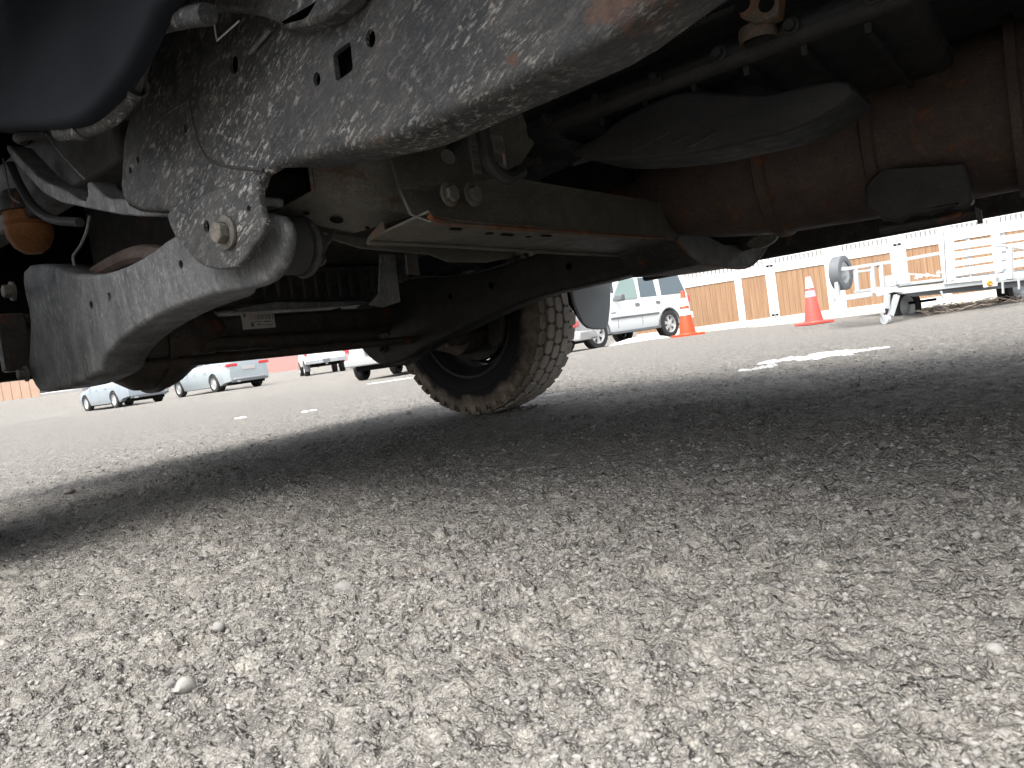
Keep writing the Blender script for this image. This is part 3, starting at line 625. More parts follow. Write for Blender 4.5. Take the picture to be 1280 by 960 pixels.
# crossmember clip near the dip
part(MB().prism([onL(u, v, 1.9) for u, v in chaikin([(930, 306), (945, 294), (968, 288), (972, 296), (962, 306), (945, 312)], 1)], TL * .02), 'clip', M_cross)

part(MB().prism([onL(u, v, 2.05) for u, v in [(840, 270), (900, 262), (974, 268), (970, 300), (930, 314), (840, 318)]], TL * .006), 'heat_shield', M_dark)
# --- far rocker / running board
rk = part(MB().prism([T(1.22, 2.44, .44), T(1.22, 2.56, .45), T(1.22, 2.60, .53), T(1.22, 2.42, .535)], -TF * 3.0), 'running_board', M_dark, bevel=.012)
for f_ in (.95, .30, -.4): MB().tbox(f_, f_ + .05, 2.0, 2.46, .50, .535).build('hanger', M_dark, rk)

# --- body shell, floor, bumper, bed (mostly above the view)
M_body = plain('truck_paint_silver', (.32, .33, .34), .25, .5, vary=.03, scale=3, bump=0)
M_glass = plain('vehicle_glass', (.05, .065, .07), .06, 0., vary=.05, bump=0)
part(MB().tbox(-1.3, 1.25, .33, 2.42, .98, 1.02), 'cab_floor', M_floor, bevel=.01)
part(MB().tbox(-3.2, -1.35, .33, 2.48, .96, 1.0), 'bed_floor', M_floor, bevel=.01)
eng = part(MB().tbox(1.28, 2.45, 1.02, 1.72, .60, 1.15), 'engine', M_dark, bevel=.03)
part(MB().tbox(1.25, 1.31, .55, 2.10, .78, 1.25), 'firewall', M_dark)
part(MB().tbox(2.62, 2.66, .55, 2.15, .45, 1.19), 'radiator', M_black)
part(MB().tbox(2.70, 2.88, .50, 2.56, .39, .68), 'front_bumper', M_body, bevel=.04)
part(MB().tbox(2.60, 2.70, .55, 2.45, .385, .50), 'air_dam', M_black, bevel=.01)
def arch(cf, z0, r, f0, f1, top, zb):
    pts = [(f0, zb), (f0, top), (f1, top), (f1, zb)]
    a = [(cf + r * cos(t), z0 + r * sin(t)) for t in np.linspace(0, pi, 15)]
    return [(f0, top), (f1, top), (f1, zb), (cf + r, zb)] + a + [(cf - r, zb), (f0, zb)]
for l0, dl in ((.29, .03), (2.56, -.03)):
    far = l0 > 1
    pf = [T(f, l0, z) for f, z in (arch(1.93, .42, .52, 1.22, 2.72, 1.18, .55) if far else [(1.22, .88), (1.22, 1.18), (2.72, 1.18), (2.72, .88)])]; part(MB().prism(pf, TL * dl), 'fender', M_body, bevel=.006)
    pf = [T(f, l0, z) for f, z in [(-1.3, .66 if far else .88), (1.21, .66 if far else .88), (1.21, 1.20), (-1.3, 1.20)]]
    dr = part(MB().prism(pf, TL * dl), 'cab_side', M_body, bevel=.006)
    pf = [T(f, l0, z) for f, z in arch(-2.0, .42, .52, -3.25, -1.32, 1.25, .92)]; part(MB().prism(pf, TL * dl), 'bed_side', M_body, bevel=.006)
    gpts = [T(f, l0 + (.16 if not far else -.16), z) for f, z in [(-1.2, 1.22), (1.0, 1.22), (.35, 1.85), (-1.1, 1.85)]]
    part(MB().prism(gpts, TL * dl), 'window', M_glass)
    wf = [T(1.93 + .50 * cos(t), .30 if not far else 2.12, .42 + .50 * sin(t)) for t in (np.linspace(-.15, pi + .15, 20) if not far else np.linspace(.25, pi - .55, 20))]
    wf2 = [p + TL * (-.17 if not far else .42) for p in wf]
    strip(wf, wf2, .01, 'fender_liner', M_liner, truck)
part(MB().tbox(-1.4, 1.2, 2.38, 2.40, .66, .97), 'added_side_mask', M_dark)  # dark plate added to hide the lit inside of the far cab side
part(MB().tbox(-1.4, .7, .45, 2.375, .90, .92), 'added_floor_mask', M_dark)  # dark plate added to hide the lit cab floor
part(MB().tbox(1.25, 2.70, .33, 2.55, 1.18, 1.22), 'hood', M_body, bevel=.02)
part(MB().tbox(-1.15, .38, .68, 2.38, 1.85, 1.92), 'roof', M_body, bevel=.03)
part(MB().prism([T(1.22, .56, 1.21), T(1.22, 2.40, 1.21), T(.38, 2.36, 1.86), T(.38, .68, 1.86)], TF * .01), 'windscreen', M_glass)
part(MB().tbox(-3.27, -3.24, .52, 2.55, .62, 1.25), 'tailgate', M_body, bevel=.01)
part(MB().tbox(-3.5, -3.35, .52, 2.52, .50, .66), 'rear_bumper', M_body, bevel=.03)
part(MB().tube([T(-2.0, .45, .42), T(-2.0, 2.2, .42)], .05, 18), 'rear_axle', M_axle)
part(MB().tube([T(.0, 1.25, .62), T(-2.0, 1.33, .45)], .05, 16), 'drive_shaft', M_dark)

# --- wheels
def tyre_mat(name):
    b = NB(name); mp = b.tc.outputs['Object']; sp = b.n("SeparateXYZ"); b.l(mp, sp.inputs[0])
    r = b.math('SQRT', b.math('ADD', b.math('POWER', sp.outputs[0], 2), b.math('POWER', sp.outputs[2], 2)))
    rr = b.math('ADD', r, b.math('MULTIPLY', b.math('SUBTRACT', b.noise(9, 5, .6), .5), .11))
    mud = b.ramp(rr, .318, .352); low = b.ramp(b.noise(16, 6, .65), .35, .62, .35, 1)
    c = b.mix(b.math('MULTIPLY', mud, low), (.020, .020, .022), b.mix(b.noise(30, 4), (.22, .175, .13), (.36, .30, .235)))
    tread = b.ramp(r, .392, .397); c = b.mix(b.math('MULTIPLY', tread, b.ramp(b.noise(20, 5), .3, .6, .7, 1)), c, (.42, .385, .34))
    groove = b.math('MULTIPLY', b.ramp(r, .3905, .3935, 1, 0), b.ramp(r, .3855, .3885))
    b.bump(b.noise(70, 6, .7), .5, .003); b.set(Base_Color=c, Roughness=.85); b.p.inputs['Specular IOR Level'].default_value = .25
    return b.m
M_tyre = tyre_mat('tyre_muddy')
M_groove = plain('tyre_groove', (.018, .017, .016), .9)
M_brake = steel('brake_casting', (.075, .066, .056), dust=(.17, .145, .115), dust_amt=.5, rust=.25, scale=1.5)
M_rim = steel('rim_dark', (.03, .03, .032), dust_amt=.2)
def truck_wheel(f, l, face):
    """face=+1: outer face looks away from the camera side (+l)"""
    c = T(f, l, .405); w_ = empty('wheel', (0, 0, 0)); w_.parent = truck
    w_.matrix_basis = truck.matrix_basis.inverted() @ Matrix.Translation(c) @ Matrix.Rotation(atan2(TF.y, TF.x), 4, 'Z')
    A = TL * face
    R = .405
    prof = [(-.105, .235), (-.125, .250), (-.142, .290), (-.1445, .300), (-.1485, .304), (-.1455, .309), (-.147, .325), (-.140, .355), (-.128, .378), (-.112, .390), (0, .3925), (.112, .390), (.128, .378), (.140, .355), (.147, .325), (.1455, .309), (.1485, .304), (.1445, .300), (.142, .290), (.125, .250), (.105, .235)]
    ty = MB().lathe(prof, c, A, 72, True).build('tyre', M_tyre, w_)
    # tread blocks: five staggered rows of chunky hexagonal blocks with zigzag grooves
    tb = MB(); nb = 40; rows = [(-.108, .036), (-.061, .0345), (-.008, .0345), (.045, .0345), (.098, .042)]
    for j, (cx, wd_) in enumerate(rows):
        for i in range(nb):
            a0 = 2 * pi * (i + (.5 if j % 2 else 0)) / nb + (.02 if j in (1, 3) else 0); da = pi / nb
            hexa = [(-.5, -.74), (-.5, .66), (-.12, .93), (.16, .90), (.5, .70), (.5, -.68), (.14, -.93), (-.16, -.90)]
            r_top = .405 - abs(cx) ** 2 * .9 * (1 if abs(cx) > .08 else .3); V = []
            for (hx, ha) in hexa:
                a = a0 + ha * da
                for rad_, sh_ in ((r_top - .014, 1.0), (r_top - .0012, .985), (r_top, .94)):
                    X = cx + hx * wd_ * 1.28 * sh_ * .96
                    rd = (TF * cos(a0 + ha * da * sh_) + TZ * sin(a0 + ha * da * sh_)); V.append(c + A * X + rd * rad_)
            F = []
            for q_ in range(8):
                q2 = (q_ + 1) % 8; F += [(q_ * 3, q2 * 3, q2 * 3 + 1, q_ * 3 + 1), (q_ * 3 + 1, q2 * 3 + 1, q2 * 3 + 2, q_ * 3 + 2)]
            F.append(tuple(q_ * 3 + 2 for q_ in range(8))); tb.add(V, F)
    # shoulder lugs that run down the sidewall
    for sgn in (-1, 1):
        for i in range(nb):
            a = 2 * pi * i / nb; rd = TF * cos(a) + TZ * sin(a); tn = rd.cross(A)
            tb.box(c + A * sgn * .1345 + rd * .372, rd * .014, A * .004, tn * .014)
    tb.build('tread', M_tyre, w_, kind='stuff', smooth=25)
    rim = MB().lathe([(-.105, .238), (-.118, .244), (-.118, .236), (-.100, .226), (-.07, .205), (.03, .200), (.07, .215), (.105, .238)], c, A, 56).build('rim', M_rim, w_, solid=.004)
    # disc with slots
    V = []; n = 64; outer = [(.215 * cos(2 * pi * k / n), .215 * sin(2 * pi * k / n)) for k in range(n)]
    loops = [[Vector((x, y, 0)) for x, y in outer]]; pts2 = list(outer)
    for k in range(8):
        a = 2 * pi * (k + .35) / 8; hc = (.165 * cos(a), .165 * sin(a)); h_ = [(hc[0] + .024 * cos(t), hc[1] + .024 * sin(t)) for t in np.linspace(0, 2 * pi, 12, endpoint=False)]
        loops.append([Vector((x, y, 0)) for x, y in h_]); pts2 += h_
    tri = tessellate_polygon(loops); MB().add([c + A * .055 + TF * x + TZ * y for x, y in pts2], [tuple(t) for t in tri]).build('wheel_disc', M_rim, w_, solid=.006)
    MB().lathe([(.02, .07), (.09, .065), (.10, .0001)], c, A, 24).build('hub', M_rim, w_)
    # brake disc, dust shield, caliper and knuckle behind
    MB().lathe([(-.03, .0001), (-.03, .165), (-.005, .165), (-.005, .0001)], c, A, 40).build('brake_disc', M_brake, w_)
    MB().lathe([(-.05, .04), (-.055, .175), (-.045, .180)], c, A, 30, a0=.3, a1=5.2).build('dust_shield', M_rim, w_, solid=.003)
    cal = [(.11, .02), (.19, .06), (.195, -.04), (.17, -.11), (.12, -.14), (.09, -.10), (.10, -.04)]
    MB().prism([c - A * .10 - TF * x + TZ * z for x, z in cal], A * .10).build('caliper', M_brake, w_, bevel=.012)
    return w_
wf = truck_wheel(1.93, 2.325, 1)
kn = [(-.09, .12), (.02, .16), (.07, .10), (.06, .02), (.10, -.05), (.07, -.12), (.0, -.155), (-.05, -.13), (-.14, -.11), (-.17, -.04), (-.09, -.03), (-.06, .04)]
part(MB().prism([T(1.93 - x, 2.14, .41 + z) for x, z in chaikin(kn, 2)], TL * .09), 'knuckle', M_brake, bevel=.012)
part(MB().tube(smoothpath([T(1.82, 2.0, .33), T(1.85, 2.1, .34), T(1.88, 2.2, .36)], 4), .03, 12), 'tie_rod_end', M_brake)
part(MB().lathe([(0, .0001), (0, .035), (.05, .040), (.08, .030), (.10, .0001)], T(1.92, 2.12, .30), TZ, 20), 'ball_joint', M_brake)
truck_wheel(1.93, .27, -1); truck_wheel(-2.0, .27, -1); truck_wheel(-2.0, 2.325, 1)
# mud flap behind the far wheel
fp = [(713, 345), (714, 358), (718, 378), (724, 394), (730, 405), (736, 410), (744, 411.5), (754, 411.5), (759, 409), (761, 403), (763, 385), (765, 345)]
M_flap = plain('mud_flap_grey', (.30, .325, .335), .55, vary=.15, scale=9)
part(MB().prism([onF(u, v, 1.40) for u, v in fp], TF * .012), 'mud_flap', M_flap, bevel=.004)
part(MB().prism([onF(u, v, 1.43) for u, v in [(709, 350), (714, 350), (718, 378), (730, 405), (727, 402), (713, 380)]], TF * .008), 'flap_stiffener', M_black)

# ------------------------------------------------------------------ background vehicles
def carpaint(name, col, metal=.3):
    return plain(name, col, .22, metal, vary=.03, bump=0, scale=2)
M_wpaint = carpaint('white_paint', (.74, .77, .77), .0); M_silver = carpaint('silver_blue_paint', (.40, .45, .47), .2); M_sedan = carpaint('blue_grey_paint', (.33, .38, .42), .2)
M_grypaint = carpaint('light_grey_paint', (.45, .46, .47), .3)
M_alloy = plain('alloy', (.55, .56, .57), .35, .4, vary=.05, bump=0)
M_red = plain('tail_lamp_red', (.62, .05, .06), .25, vary=.1, bump=0)
M_trim = plain('trim_grey', (.13, .14, .15), .5, vary=.1)
M_chrome = plain('chrome', (.62, .64, .66), .15, .8, vary=.02, bump=0)
M_tint = plain('tinted_glass', (.10, .13, .15), .08, 0, vary=.05, bump=0)
M_clear = plain('side_glass_green', (.22, .30, .28), .08, 0, vary=.05, bump=0)

class Car:
    """lofted body; x forward from the rear axle, y to the left, z up from the ground"""
    def __init__(s, name, label, cat, loc, heading, spec, paint, group=None):
        h = Vector(heading).normalized(); s.h = h; s.s = Vector((-h.y, h.x, 0)); s.loc = Vector(loc); s.sp = spec; s.paint = paint
        s.root = empty(name, loc, atan2(h.y, h.x), label, cat, group); s.body()
    def P(s, x, y, z): return s.loc + s.h * x + s.s * y + TZ * z
    def itp(s, key, x): k = s.sp[key]; return float(np.interp(x, [a for a, _ in k], [b for _, b in k]))
    def yside(s, x, z):
        sp = s.sp; w = s.itp('w', x); zb = s.itp('belt', x); zr = s.itp('roof', x); sill = sp['sill']; wr = w * sp.get('tum', .80)
        if z <= zb:
            t = (z - sill) / (zb - sill); return w * float(np.interp(t, [0, .12, .45, .8, 1], [.93, .975, 1., .985, .955]))
        t = (z - zb) / max(.05, zr - zb); return w * .955 + (wr - w * .955) * min(1, t) 
    def body(s):
        sp = s.sp; x0, x1 = sp['x0'], sp['x1']; r = sp['r']; ra = r * 1.16
        xs = sorted(set([x0 + (x1 - x0) * i / 64 for i in range(65)] + [c + ra * cos(t) for c in (0, sp['wb']) for t in np.linspace(0, pi, 17)]))
        rings = []
        for x in xs:
            zb = s.itp('belt', x); zr = max(zb + .015, s.itp('roof', x)); lo = s.itp('low', x)
            for c in (0, sp['wb']):
                if abs(x - c) < ra: lo = max(lo, r + sqrt(max(0, ra * ra - (x - c) ** 2)))
            lo = min(lo, zb - .05); half = []
            for t in (0, .12, .3, .5, .7, .88, 1): z = lo + (zb - lo) * t; half.append((s.yside(x, z), z))
            for t in (.25, .5, .75, .93): z = zb + (zr - zb) * t; half.append((s.yside(x, z), z))
            yr = s.yside(x, zr) if zr > zb + .05 else s.yside(x, zb) * .97
            half += [(yr * .93, zr + .012), (yr * .6, zr + .035), (yr * .0, zr + .045)]
            ring = [s.P(x, 0, lo + .001)] + [s.P(x, y, z) for y, z in half] + [s.P(x, -y, z) for y, z in reversed(half[:-1])]
            rings.append(ring)
        n = len(rings[0]); mb = MB(); V = [p for q in rings for p in q]; F = []
        for i in range(len(rings) - 1): F += [(i * n + k, i * n + (k + 1) % n, (i + 1) * n + (k + 1) % n, (i + 1) * n + k) for k in range(n)]
        F += [tuple(range(n)), tuple((len(rings) - 1) * n + k for k in range(n))]
        mb.add(V, F).build('body', s.paint, s.root, smooth=32)
        ub = MB(); ub.box(s.P((x0 + x1) / 2, 0, sp['sill'] + .10), s.h * ((x1 - x0) / 2 - .15), s.s * (sp['w'][1][1] * .72), TZ * .16)
        for c in (0, sp['wb']): ub.tube([s.P(c + r * .95 * cos(t) * 1.1, 0, r + r * 1.05 * sin(t)) for t in (0, pi)], .02, 4)
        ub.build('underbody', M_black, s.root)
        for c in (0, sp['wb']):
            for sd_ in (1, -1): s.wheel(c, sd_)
    def wheel(s, x, sd_):
        sp = s.sp; r = sp['r']; yo = sp['track'] / 2; c = s.P(x, sd_ * yo, r); A = s.s * sd_; tw = sp.get('tw', .11)
        w_ = MB().lathe([(-tw, r * .62), (-tw, r * .93), (-tw * .8, r), (tw * .8, r), (tw, r * .93), (tw, r * .64)], c, A, 40, True).build('wheel', sp.get('tyremat', M_rub), s.root)
        MB().lathe([(tw * .95, r * .66), (tw * .95, r * .60), (tw * .55, r * .57), (-tw, r * .55)], c, A, 36).build('rim', sp.get('rimmat', M_alloy), w_)
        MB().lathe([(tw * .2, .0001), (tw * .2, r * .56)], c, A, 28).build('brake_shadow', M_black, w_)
        ns = sp.get('spokes', 5); sb = MB()
        for k in range(ns):
            a = 2 * pi * k / ns + .3; d = s.h * cos(a) + TZ * sin(a); t = d.cross(A)
            sb.add([c + A * tw * .8 + d * r * .08 + t * r * .10, c + A * tw * .8 + d * r * .08 - t * r * .10, c + A * tw * .62 + d * r * .60 - t * r * .13, c + A * tw * .62 + d * r * .60 + t * r * .13,
                    c + A * tw * .4 + d * r * .08 + t * r * .10, c + A * tw * .4 + d * r * .08 - t * r * .10, c + A * tw * .3 + d * r * .60 - t * r * .13, c + A * tw * .3 + d * r * .60 + t * r * .13],
                   [(0, 1, 2, 3), (4, 5, 6, 7), (0, 1, 5, 4), (1, 2, 6, 5), (2, 3, 7, 6), (3, 0, 4, 7)])
        sb.lathe([(tw * .5, r * .15), (tw * .88, r * .13), (tw * .92, .0001)], c, A, 16)
        sb.build('spokes', sp.get('rimmat', M_alloy), w_, bevel=.004)
        return w_
    def panel(s, name, poly, mat, sd_=1, off=.006, parent=None, th=.004, **k):
        """flat-ish piece laid on the body side; poly in (x, z)"""
        q = []; n = len(poly)
        for i in range(n):
            a, b = poly[i], poly[(i + 1) % n]
            for t in (0, .34, .67): q.append((a[0] + (b[0] - a[0]) * t, a[1] + (b[1] - a[1]) * t))
        pts = [s.P(x, sd_ * (s.yside(x, z) + off), z) for x, z in q]
        return MB().prism(pts, s.s * (-sd_ * (th + off * .5))).build(name, mat, parent or s.root, smooth=30, **k)
    def endquad(s, name, pts, mat, th=.012, parent=None, bevel=.004):
        P_ = [s.P(*p) for p in pts]; n = (P_[1] - P_[0]).cross(P_[-1] - P_[0]).normalized()
        if n.dot(s.h) > 0 and s.sp.get('rearview', True): n = -n
        return MB().prism(P_, n * th).build(name, mat, parent or s.root, bevel=bevel)
    def box(s, name, x0, x1, y0, y1, z0, z1, mat, parent=None, bevel=.01):
        return MB().box(s.P((x0 + x1) / 2, (y0 + y1) / 2, (z0 + z1) / 2), s.h * (x1 - x0) / 2, s.s * (y1 - y0) / 2, TZ * (z1 - z0) / 2).build(name, mat, parent or s.root, bevel=bevel)

def head_for(p, wb, u_t, lo=-85, hi=5):
    """heading (degrees from straight away, left negative) that puts the front wheel at photo column u_t"""
    best = None
    for k in range(400):
        a = radians(lo + (hi - lo) * k / 399); q = p + Vector((sin(a), cos(a), 0)) * wb; d = q - C0; z = d.dot(FW); u = 640 + FPX * d.dot(RT) / z
        if best is None or abs(u - u_t) < best[0]: best = (abs(u - u_t), a)
    return (sin(best[1]), cos(best[1]), 0)
# white four-door utility vehicle, left side towards us
dv = (P_suv_f - P_suv_r); dv.z = 0; hd = dv.normalized(); lf = Vector((-hd.y, hd.x, 0))
zg = (P_suv_f.z + P_suv_r.z) / 2 - .01
suv_loc = P_suv_r - lf * .86; suv_loc.z = zg
sp = dict(x0=-1.10, x1=3.90, wb=2.95, r=.385, sill=.36, track=1.72, tw=.125, w=[(-1.10, .90), (-.95, .985), (3.3, .985), (3.9, .88)],
          low=[(-1.1, .50), (-.6, .42), (-.4, .34), (3.4, .34), (3.9, .42)], belt=[(-1.1, 1.16), (2.5, 1.16), (2.75, 1.16), (3.8, 1.08), (3.9, .95)],
          roof=[(-1.1, 1.16), (-.98, 1.80), (-.85, 1.90), (1.7, 1.90), (1.9, 1.86), (2.6, 1.17), (3.9, 1.0)], tum=.80, spokes=6)
suv = Car('parked_suv', 'white four-door utility vehicle parked beyond the truck wheel, beside the nearer orange cone', 'utility vehicle', suv_loc, hd, sp, M_wpaint)
suv.panel('window', [(-.92, 1.21), (-.80, 1.76), (.10, 1.76), (.18, 1.21)], M_tint); 
suv.panel('window', [(.38, 1.21), (.34, 1.76), (.98, 1.76), (1.08, 1.21)], M_tint)
suv.panel('window', [(1.22, 1.21), (1.16, 1.76), (1.72, 1.76), (2.22, 1.21)], M_clear, off=.03, label='pale green front door glass')
for x in (-.60, .28, 1.14, 2.12): suv.panel('door_gap', [(x, .46), (x, 1.17), (x + .012, 1.17), (x + .012, .46)], M_trim, off=.002)
for x in (.32, 1.20): suv.panel('door_handle', [(x, .99), (x, 1.07), (x + .17, 1.07), (x + .17, .99)], M_trim, off=.02)
suv.panel('side_moulding', [(.44, .70), (.44, .755), (2.40, .755), (2.40, .70)], M_trim, off=.018)
suv.panel('badge', [(2.18, .86), (2.18, .89), (2.36, .89), (2.36, .86)], M_trim, off=.006)
suv.box('running_board', .50, 2.45, .84, 1.06, .31, .38, M_trim)
suv.box('mirror', 2.02, 2.20, 1.0, 1.24, 1.16, 1.34, M_trim, bevel=.04)
for c_ in (0, 2.95):
    a_ = [suv.P(c_ + .455 * cos(t), .978, .385 + .455 * sin(t)) for t in np.linspace(-.1, pi + .1, 19)]
    MB().tube(a_, .022, 6).build('arch_trim', M_trim, suv.root)
suv.box('tail_light', -1.07, -1.0, .88, .945, .92, 1.14, M_red); suv.box('rear_bumper', -1.20, -.95, -.92, .92, .45, .66, M_wpaint, bevel=.03)
suv.box('head_light', 3.80, 3.91, .55, .86, .72, .92, M_alloy); suv.box('roof_rail', -.6, 1.6, .74, .77, 1.97, 2.0, M_trim)
suv.endquad('windscreen', [(2.55, .70, 1.25), (1.95, .66, 1.86), (1.95, -.66, 1.86), (2.55, -.70, 1.25)], M_tint)

# sedan, seen from its rear left
def place(contact_p, heading, track):
    h = Vector(heading).normalized(); l_ = Vector((-h.y, h.x, 0)); p = contact_p - l_ * track / 2; return p, h
p, h = place(P_sed, head_for(P_sed, 2.72, 113), 1.55)
spS = dict(x0=-1.05, x1=3.75, wb=2.72, r=.33, sill=.24, track=1.58, tw=.10, w=[(-1.05, .74), (-.85, .90), (3.2, .91), (3.75, .72)], low=[(-1.05, .40), (-.6, .30), (-.4, .22), (3.2, .22), (3.75, .34)],
           belt=[(-1.05, .78), (-.95, .98), (.6, .97), (2.5, .90), (3.6, .70), (3.75, .55)], roof=[(-1.05, .80), (-.95, 1.02), (-.35, 1.06), (.55, 1.40), (1.1, 1.45), (1.7, 1.40), (2.6, .96), (3.75, .60)], tum=.70, spokes=10)
sed = Car('parked_sedan', 'blue-grey sedan parked leftmost on the lot, partly behind the brown axle housing', 'car', p, h, spS, M_sedan, 'cars parked across the lot')
def dress(c, spx, zt, zl, van=False):
    W_ = spx['w'][1][1]
    c.endquad('rear_glass', [(-.35, .55, zt + .02), (.50, .50, zt + .36), (.50, -.50, zt + .36), (-.35, -.55, zt + .02)] if not van else [(-1.06, .66, 1.15), (-.85, .60, 1.58), (-.85, -.60, 1.58), (-1.06, -.66, 1.15)], M_tint)
    for sd_ in (1, -1):
        y0, y1 = sorted((sd_ * .46, sd_ * (W_ - .08)))
        c.box('tail_light', spx['x0'] - .015, spx['x0'] + .09, y0, y1, zl - .055, zl + .055, M_red, bevel=.015)
        c.panel('tail_light_wrap', [(-.98, zl - .05), (-.98, zl + .06), (-.55, zl + .07), (-.70, zl)], M_red, sd_, off=.008)
        c.panel('door_gap', [(.15, .40), (.55, .90), (.56, .90), (.16, .40)], M_trim, sd_, off=.002); c.panel('door_gap', [(1.35, .32), (1.35, .94), (1.362, .94), (1.362, .32)], M_trim, sd_, off=.002)
        for x in (.55, 1.45): c.panel('door_handle', [(x, .80), (x, .83), (x + .16, .83), (x + .16, .80)], c.paint, sd_, off=.02)
        c.box('mirror', 2.05, 2.18, sd_ * W_ if sd_ > 0 else -W_ - .18, W_ + .18 if sd_ > 0 else -W_, .95, 1.07, c.paint, bevel=.03)
    c.box('number_plate', spx['x0'] - .02, spx['x0'] + .02, -.26, .26, zl - .22, zl - .09, M_label, bevel=.003)
    c.box('bumper_insert', spx['x0'] - .02, spx['x0'] + .12, -W_ + .22, W_ - .22, .30, .40, M_trim, bevel=.01)
    c.box('exhaust_tip', spx['x0'] - .04, spx['x0'] + .1, .42, .56, .29, .35, M_chrome, bevel=.01)
dress(sed, spS, 1.02, .86)
sed.panel('window', [(.15, 1.02), (.60, 1.30), (1.20, 1.36), (1.20, 1.0)], M_tint); sed.panel('window', [(1.30, 1.0), (1.30, 1.36), (1.65, 1.33), (2.35, .98)], M_tint)
# minivan, seen from its rear left
p, h = place(P_van, head_for(P_van, 3.06, 228), 1.74)
spV = dict(x0=-1.08, x1=4.0, wb=3.06, r=.35, sill=.26, track=1.74, tw=.11, w=[(-1.08, .82), (-.85, .985), (3.4, .99), (4.0, .78)], low=[(-1.08, .36), (-.6, .28), (-.4, .22), (3.4, .22), (4.0, .34)],
           belt=[(-1.08, .92), (-1.0, 1.10), (2.6, 1.02), (3.85, .80), (4.0, .62)], roof=[(-1.08, 1.12), (-.90, 1.62), (-.65, 1.72), (1.9, 1.74), (2.3, 1.66), (3.2, 1.10), (4.0, .70)], tum=.80, spokes=10)
van = Car('parked_minivan', 'pale blue-silver minivan parked just right of the sedan, red tail lamps towards us', 'minivan', p, h, spV, M_silver, 'cars parked across the lot')
dress(van, spV, 1.10, .98, True)
van.box('bumper_chrome', -1.11, -1.0, -.66, .66, .40, .45, M_chrome)
van.panel('window', [(-.8, 1.18), (-.7, 1.55), (.5, 1.60), (.6, 1.14)], M_tint); van.panel('window', [(.7, 1.14), (.7, 1.60), (1.6, 1.60), (1.6, 1.10)], M_tint); van.panel('window', [(1.7, 1.10), (1.7, 1.60), (2.1, 1.56), (2.7, 1.08)], M_tint)

# white pickup
p, h = place(P_pick, head_for(P_pick, 3.7, 379), 1.75)
spP = dict(x0=-1.30, x1=4.5, wb=3.7, r=.41, sill=.48, track=1.78, tw=.13, w=[(-1.3, .97), (-1.2, 1.0), (4.0, 1.0), (4.5, .9)], low=[(-1.3, .62), (-.5, .55), (4.5, .50)],
           belt=[(-1.3, 1.32), (1.2, 1.32), (1.25, 1.30), (3.2, 1.28), (4.4, 1.15), (4.5, 1.0)], roof=[(-1.3, 1.33), (1.20, 1.33), (1.26, 1.88), (2.6, 1.90), (3.3, 1.30), (4.5, 1.05)], tum=.84, spokes=8)
pk = Car('parked_pickup', 'white pickup parked far off in front of the reddish wall, tailgate and hitch towards us', 'pickup truck', p, h, spP, M_wpaint)
for sd_ in (1, -1):
    y0, y1 = sorted((sd_ * .88, sd_ * .985)); pk.box('tail_light', -1.34, -1.2, y0, y1, .98, 1.22, M_red)
pk.box('rear_bumper', -1.50, -1.30, -.98, .98, .55, .75, M_chrome, bevel=.02); pk.box('tailgate_panel', -1.325, -1.29, -.76, .76, .82, 1.28, M_wpaint)
pk.box('number_plate', -1.515, -1.49, -.2, .16, .58, .74, M_trim, bevel=.003); pk.box('hitch', -1.75, -1.4, -.05, .05, .45, .53, M_trim); pk.box('mud_flap', -.62, -.60, .74, 1.0, .22, .62, M_trim)
pk.panel('window', [(1.4, 1.36), (1.4, 1.78), (2.5, 1.78), (3.0, 1.36)], M_tint)
pk.endquad('rear_glass', [(1.22, .62, 1.42), (1.24, .60, 1.80), (1.24, -.60, 1.80), (1.22, -.62, 1.42)], M_tint)
# light grey crossover in front of it, half behind the far arm
p, h = place(P_gry, head_for(P_gry, 2.65, 497, 0, 80), 1.6)
spG = dict(x0=-.85, x1=3.5, wb=2.65, r=.37, sill=.33, track=1.62, tw=.12, w=[(-.85, .80), (-.65, .92), (3.1, .93), (3.5, .78)], low=[(-.85, .48), (-.5, .38), (3.1, .32), (3.5, .40)],
           belt=[(-.85, .95), (-.8, 1.05), (2.4, 1.0), (3.4, .85), (3.5, .70)], roof=[(-.85, 1.05), (-.6, 1.5), (-.4, 1.62), (1.5, 1.65), (2.4, 1.05), (3.5, .80)], tum=.8, spokes=5, rimmat=M_black)
gr_ = Car('parked_crossover', 'light grey crossover with black wheels behind the lower end of the far arm', 'car', p, h, spG, M_grypaint)
gr_.box('rear_bumper', -1.0, -.7, -.88, .88, .42, .62, M_grypaint, bevel=.04); gr_.box('tail_light', -.88, -.7, .74, .84, .84, .98, M_red)
gr_.box('number_plate', -.90, -.82, -.25, .25, .72, .86, M_trim); gr_.panel('window', [(-.2, 1.1), (-.2, 1.48), (1.3, 1.5), (1.9, 1.08)], M_tint); gr_.panel('window', [(-.2, 1.1), (-.2, 1.48), (1.3, 1.5), (1.9, 1.08)], M_tint, -1)
